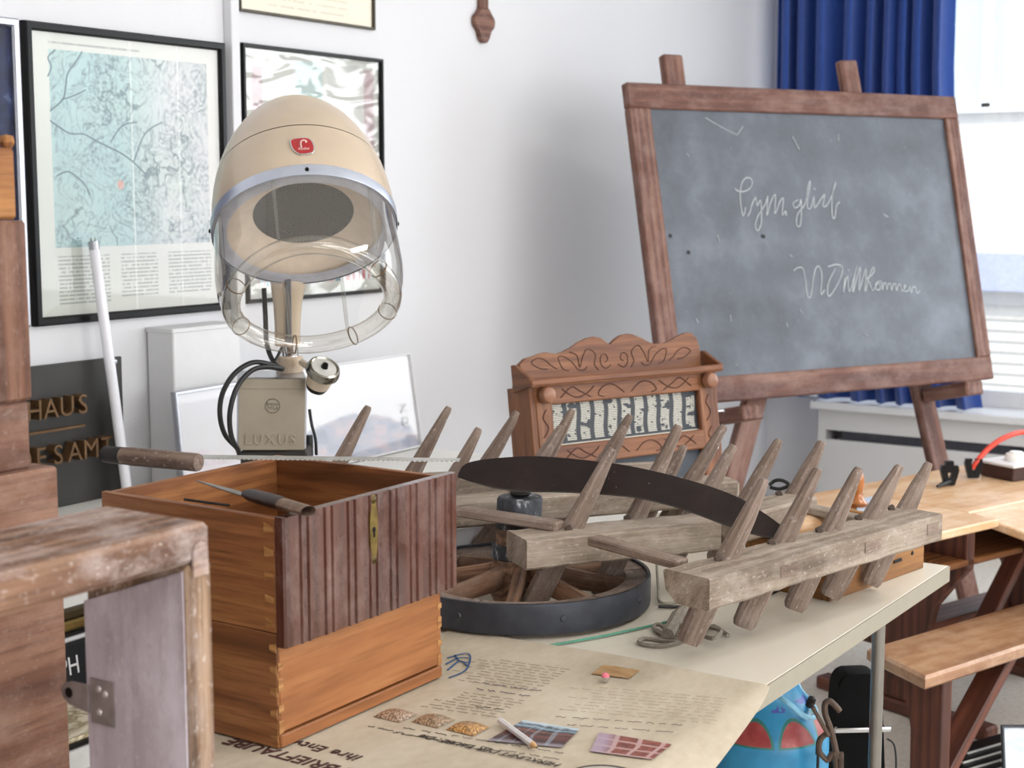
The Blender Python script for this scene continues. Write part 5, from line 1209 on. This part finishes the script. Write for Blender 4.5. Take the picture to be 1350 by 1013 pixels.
def hook():
    P = lambda px, py, d=2.88: ond(px, py, d)
    c = P(1095, 960); t = thing('iron_tongs', (c.x, c.y, 0), 0, 'bent iron tongs with curled ends between the blue can and the black case', 'tongs')
    rusty = plain('brown_iron', '#5a4a3f', .5, .5, .12, 50)
    a, b = P(1070, 930), P(1092, 970)
    MB().bar(a, b, .008, .02, FH, .002).build('flat_arm', rusty, t, world=True)
    def down(pts): 
        pp = [P(*q) for q in pts]; l = pp[-1]; return spline(pp + [V((l.x + .02 * (1 if len(pts) % 2 else -1), l.y, .012))], 6)
    MB().tube(down([(1107, 938), (1101, 931), (1094, 925), (1088, 928), (1088, 942), (1096, 965), (1104, 1000), (1108, 1013)]), .0062, 8).build('hooked_arm', rusty, t, world=True)
    MB().tube(down([(1092, 966), (1082, 975), (1080, 990), (1090, 1003), (1102, 1012)]), .0058, 8).build('curved_arm', rusty, t, world=True)
    MB().tube(down([(1088, 968), (1079, 975), (1077, 995), (1078, 1013)]), .003, 6).build('thin_rod', IRON, t, world=True)
hook()
CASEM = plain('black_case', '#030303', .7, var=.1); CASEM.node_tree.nodes['Principled BSDF'].inputs['Specular IOR Level'].default_value = .12
def case():
    p = ond(1133, 950, 3.12); c = V((p.x, p.y, 0)); yaw = TH - math.pi / 2 + math.radians(6)
    t = thing('carrying_case', c, yaw, 'black upright case with rounded top and a chrome bar beside the table leg', 'case')
    zt = ond(1133, 889, 3.12).z; F = axes(V((1, 0, 0)), V((0, 0, 1)), V((0, -1, 0)))
    w = .046; pts = [(-.066, 0), (.066, 0), (.060, zt * .55)]
    for cx, a0, a1 in ((.024, 0, 90), (-.024, 90, 180)):
        for i in range(8): q = math.radians(a0 + (a1 - a0) * i / 7); pts.append((cx + .024 * math.cos(q), zt - .030 + .030 * math.sin(q)))
    pts.append((-.060, zt * .55))
    MB().prism(pts, .06, T(0, .06, 0) @ F, .003).build('body', CASEM, t)
    zb = ond(1133, 963, 3.1).z
    MB().tube([(-.058, -.016, zb), (.062, -.016, zb - .002)], .006, 10).tube([(-.05, 0.0, zb), (-.05, -.016, zb)], .004, 6).tube([(.05, 0.0, zb), (.05, -.016, zb)], .004, 6).build('chrome_bar', CHROME, t)
    MB().tube(spline([(.066, .01, .34), (.078, .0, .33), (.084, .0, .29), (.082, 0, .25), (.072, .0, .235), (.082, -.01, .22), (.09, -.01, .16), (.088, -.01, .05), (.08, -.01, .004)], 6), .0022, 6).build('cord', RUBBER, t)
case()
# ================================================================ SCHOOL DESK, BENCH AND WHAT LIES ON THEM
DA = math.radians(-18); DO = V((3.9, 1.4, 0)); DM = T(DO) @ Rz(-18); DMi = DM.inverted()
LD = lambda p: DMi @ p
def desk():
    t = thing('school_desk', DO, DA, 'old wooden school desk with sunlit top and sloping lid by the window', 'desk')
    D = LD; f0, b0 = D(onz(1205, 710, .62)), D(onz(1205, 630, .62)); fl_ = D(onz(1312, 683, .62)); bl_ = D(onz(1085, 648, .62))
    x0, x1, yf, yb = bl_.x - .32, 1.0, f0.y, bl_.y; xs = fl_.x
    B((xs - x0, yb - yf, .024), T((x0 + xs) / 2, (yf + yb) / 2, .608), .004).build('desk_top', WDESK, t)
    yl = yf + .10
    B((x1 - xs - .002, yb - yl, .024), T((x1 + xs) / 2, (yl + yb) / 2, .609), .004).build('desk_top', WDESK, t)
    MB().box((x1 - xs - .004, .36, .024), T((x1 + xs) / 2, yl - .004, .609) @ Rx(9) @ T(0, -.18, 0), .004).build('sloping_lid', WDESK, t)
    B((x1 - x0 - .6, .02, .11), T((x1 + x0) / 2 + .3, yf + .045, .54)).build('apron', WDESKD, t)
    B((x1 - xs + .15, yb - yf - .12, .018), T((x1 + xs) / 2 - .05, (yf + yb) / 2 + .01, .487), .003).build('book_shelf', WOLDO, t)
    for x in (xs - .04, x1 - .1):
        S = T(x, 0, 0) @ axes(V((0, 1, 0)), V((0, 0, 1)), V((1, 0, 0)))
        y0, y1 = yf + .07, yb - .06; ym = (y0 + y1) / 2
        MB().prism([(ym - .06, .04), (ym + .06, .04), (ym + .065, .2), (ym + .09, .34), (y1, .47), (y1, .595), (y0, .595), (y0, .47), (ym - .10, .34), (ym - .07, .2)], .035, S, .004, grain=1).build('leg_panel', WDESKD, t)
        B((.06, yb - yf + .05, .04), T(x + .018, ym, .02), .006, 1).build('foot', WDESKD, t)
    B((.09, .62, .035), T(xs + .1, ym - .05, .19), .005, 1).build('side_rail', WDESKD, t)
    B((x1 - xs + .1, .12, .025), T((x1 + xs) / 2, ym + .12, .20), .004).build('footrest', WDESKD, t)
    for sgn in (1,): MB().bar((xs + .28, ym, .10), (xs + .62, ym, .48), .03, .06, V((0, 1, 0)), .004).build('brace', WDESKD, t)
    p = onz(1150, 668, .625)
    q = [onz(x, y, .6225) for x, y in ((1132, 690), (1168, 688), (1150, 655), (1128, 660))]
    cen = sum(q, V()) / 4
    s = thing('blue_folder', (cen.x, cen.y, .6205), 0, 'pale blue-grey paper folder lying on the sunlit desk top', 'folder')
    m = MB(); m.add([*[V((p_.x, p_.y, .621)) for p_ in q], *[V((p_.x, p_.y, .624)) for p_ in q]], [(3, 2, 1, 0), (4, 5, 6, 7), (0, 1, 5, 4), (1, 2, 6, 5), (2, 3, 7, 6), (3, 0, 4, 7)]); m.build('cover', plain('pale_blue_card', '#b7c3d3', .5), s, world=True)
desk()
def bench():
    D = LD; f, b = D(onz(1220, 893, .36)), D(onz(1143, 855, .36))
    x0, x1, yf, yb = (f.x + b.x) / 2 - .0, 1.0, f.y, b.y
    t = thing('school_bench', DO, DA, 'brown wooden school bench with curved end panel in front of the desk', 'bench')
    xl = f.x - b.x
    MB().prism([(f.x, yf), (x1, yf), (x1, yb), (b.x, yb)], .035, T(0, 0, .325), .007).build('seat', WBENCH, t)
    for x in (f.x + .10, x1 - .15):
        S = T(x, 0, 0) @ axes(V((0, 1, 0)), V((0, 0, 1)), V((1, 0, 0)))
        pts = [(yf + .02, 0), (yf + .11, 0), (yf + .11, .18)] + [(yf + .11 + (yb - yf - .14) * (1 - math.cos(math.radians(a))), .18 + .125 * math.sin(math.radians(a))) for a in (15, 30, 45, 60, 75, 90)] + [(yb - .03, .324), (yf + .02, .324)]
        MB().prism(pts, .04, S, .003, grain=1).build('end_panel', WDESKD, t)
    MB().bar((f.x + .13, (yf + yb) / 2 - .06, .05), (f.x + .42, (yf + yb) / 2 - .06, .335), .03, .07, V((0, 1, 0)), .004).build('brace', WDESKD, t)
    B((x1 - f.x - .3, .022, .06), T((x1 + f.x) / 2, (yf + yb) / 2 + .06, .29), .003).build('stretcher', WDESKD, t)
bench()
def desk_things():
    ZD = .6225
    # jump lead: red cable and black clips
    P = lambda px, py, d: ond(px, py, d)
    a = onz(1283, 622, ZD + .02); dd = a.dot(FH)
    pts = [P(1282, 618, dd), P(1290, 606, dd), P(1305, 590, dd + .02), P(1325, 577, dd + .05), P(1350, 570, dd + .1), P(1385, 576, dd + .15), P(1410, 606, dd + .18)]
    t = thing('jump_lead', (a.x, a.y, ZD), 0, 'thick red cable arching up from a black clip on the desk', 'cable')
    MB().tube(spline(pts, 6), .0085, 10).build('red_cable', plain('red_rubber', '#d8432e', .4), t, world=True)
    def clip(parent, c):
        for s in (-1, 1): MB().loft([[c + RT * (s * w_ * .5 + dx * .010) + FH * dy + V((0, 0, z_)) for dx, dy in ((-1, -.008), (1, -.008), (1, .008), (-1, .008))] for z_, w_ in ((0, .012), (.02, .024), (.045, .036), (.06, .03))]).build('jaw', BLACK, parent, world=True)
    clip(t, V((a.x, a.y, ZD + .001)))
    b = onz(1251, 640, ZD)
    s = thing('black_clip', (b.x, b.y, ZD), 0, 'black cable clip standing on the desk beside the easel leg', 'clip')
    clip(s, V((b.x, b.y, ZD + .001))); MB().tube([b + V((0, 0, .006)) - RT * .05 - FH * .05, b + V((0, 0, .012))], [.004, .01], 8).build('cable_stub', RUBBER, s, world=True)
    MB().loft([[b + RT * (x + dx) + FH * dy + V((0, 0, z_)) for dx, dy in ((-.012, -.01), (.012, -.01), (.012, .01), (-.012, .01))] for z_, x in ((.04, .0), (.075, -.002))]).build('grip', BLACK, s, world=True)
    c = onz(1335, 628, ZD)
    s = thing('wooden_switch_block', (c.x, c.y, ZD), math.radians(-25), 'dark wooden block with white top plate and porcelain switch on the desk', 'switch')
    B((.15, .13, .04), T(0, .0, .02), .003).build('block', plain('dark_block', '#3b1f17', .5), s)
    B((.16, .14, .010), T(0, 0, .046), .003).build('top_plate', WHITE, s)
    MB().lathe([(0, .03), (.02, .029), (.022, .024), (.03, .022), (.034, .016), (.034, .0), (0, 0)], T(0, -.01, .051), 28).build('porcelain_switch', plain('porcelain', '#eceae4', .2, var=.01), s)
    q = onz(1131, 668, ZD)
    s = thing('wooden_finial', (q.x, q.y, ZD), 0, 'glossy amber wooden finial standing on the desk behind a harrow tine', 'finial')
    MB().lathe([(0, 0), (.026, 0), (.026, .012), (.017, .022), (.012, .04), (.017, .07), (.014, .09), (.006, .108), (0, .112)], None, 20).build('turned_body', plain('amber_gloss', '#a5601e', .25, var=.08, coat=.6), s)
    MB().lathe([(.027, .004), (.029, .006), (.029, .010), (.027, .012)], None, 20).build('foot_ring', plain('amber_ring', '#7d4514', .3), s)
    # on the floor at the right edge: folders and a picture frame
    for i in range(5):
        c = onz(1292 - 7 * i, 985 + 9 * i, .05 - .0)
        c = onz(1300 - 5 * i, 998 + 7 * i, .02)
        s = thing('black_folder', (c.x, c.y, .002 + .022 * (4 - i) * .5), math.radians(-24), ['rearmost thin black folder with white pages on the floor', 'second black folder from the back of the floor pile', 'middle black folder of the floor pile by the picture frame', 'second black folder from the front of the floor pile', 'frontmost black folder of the floor pile'][i], 'folder', 'black folders on the floor')
        B((.2, .04, .003), T(0, 0, .0015)).build('cover', BLACK, s); B((.19, .036, .010), T(.002, .001, .008)).build('pages', plain('page_white', '#d9d6cf', .7), s); B((.2, .04, .003), T(0, 0, .0145)).build('cover', BLACK, s)
    bl = onz(1322, 1040, .004); u = V((math.cos(math.radians(-56.7)), math.sin(math.radians(-56.7)), 0))
    z = V((0, 0, 1)) * math.cos(.25) + FH * math.sin(.25); y = z.cross(u)
    k = Art('pale_print'); n = k.noise(k.g((3, 3, 1)), 1, 4); k.P(Base_Color=k.ramp(n, [(.35, '#c5d3e0'), (.6, '#e8edf2')]), Roughness=.3)
    p = onp(1322, 956, bl, -y)
    picture('floor_picture', 'small picture with pale blue print in a dark frame leaning on the floor', 0, 0, 0, 0, plain('dark_steel_frame', '#3c4046', .4, .5), .007, k.m, M=axes(u, y, z, bl + u * .15), W=.30, H=(p - bl).length, depth=.012)
desk_things()
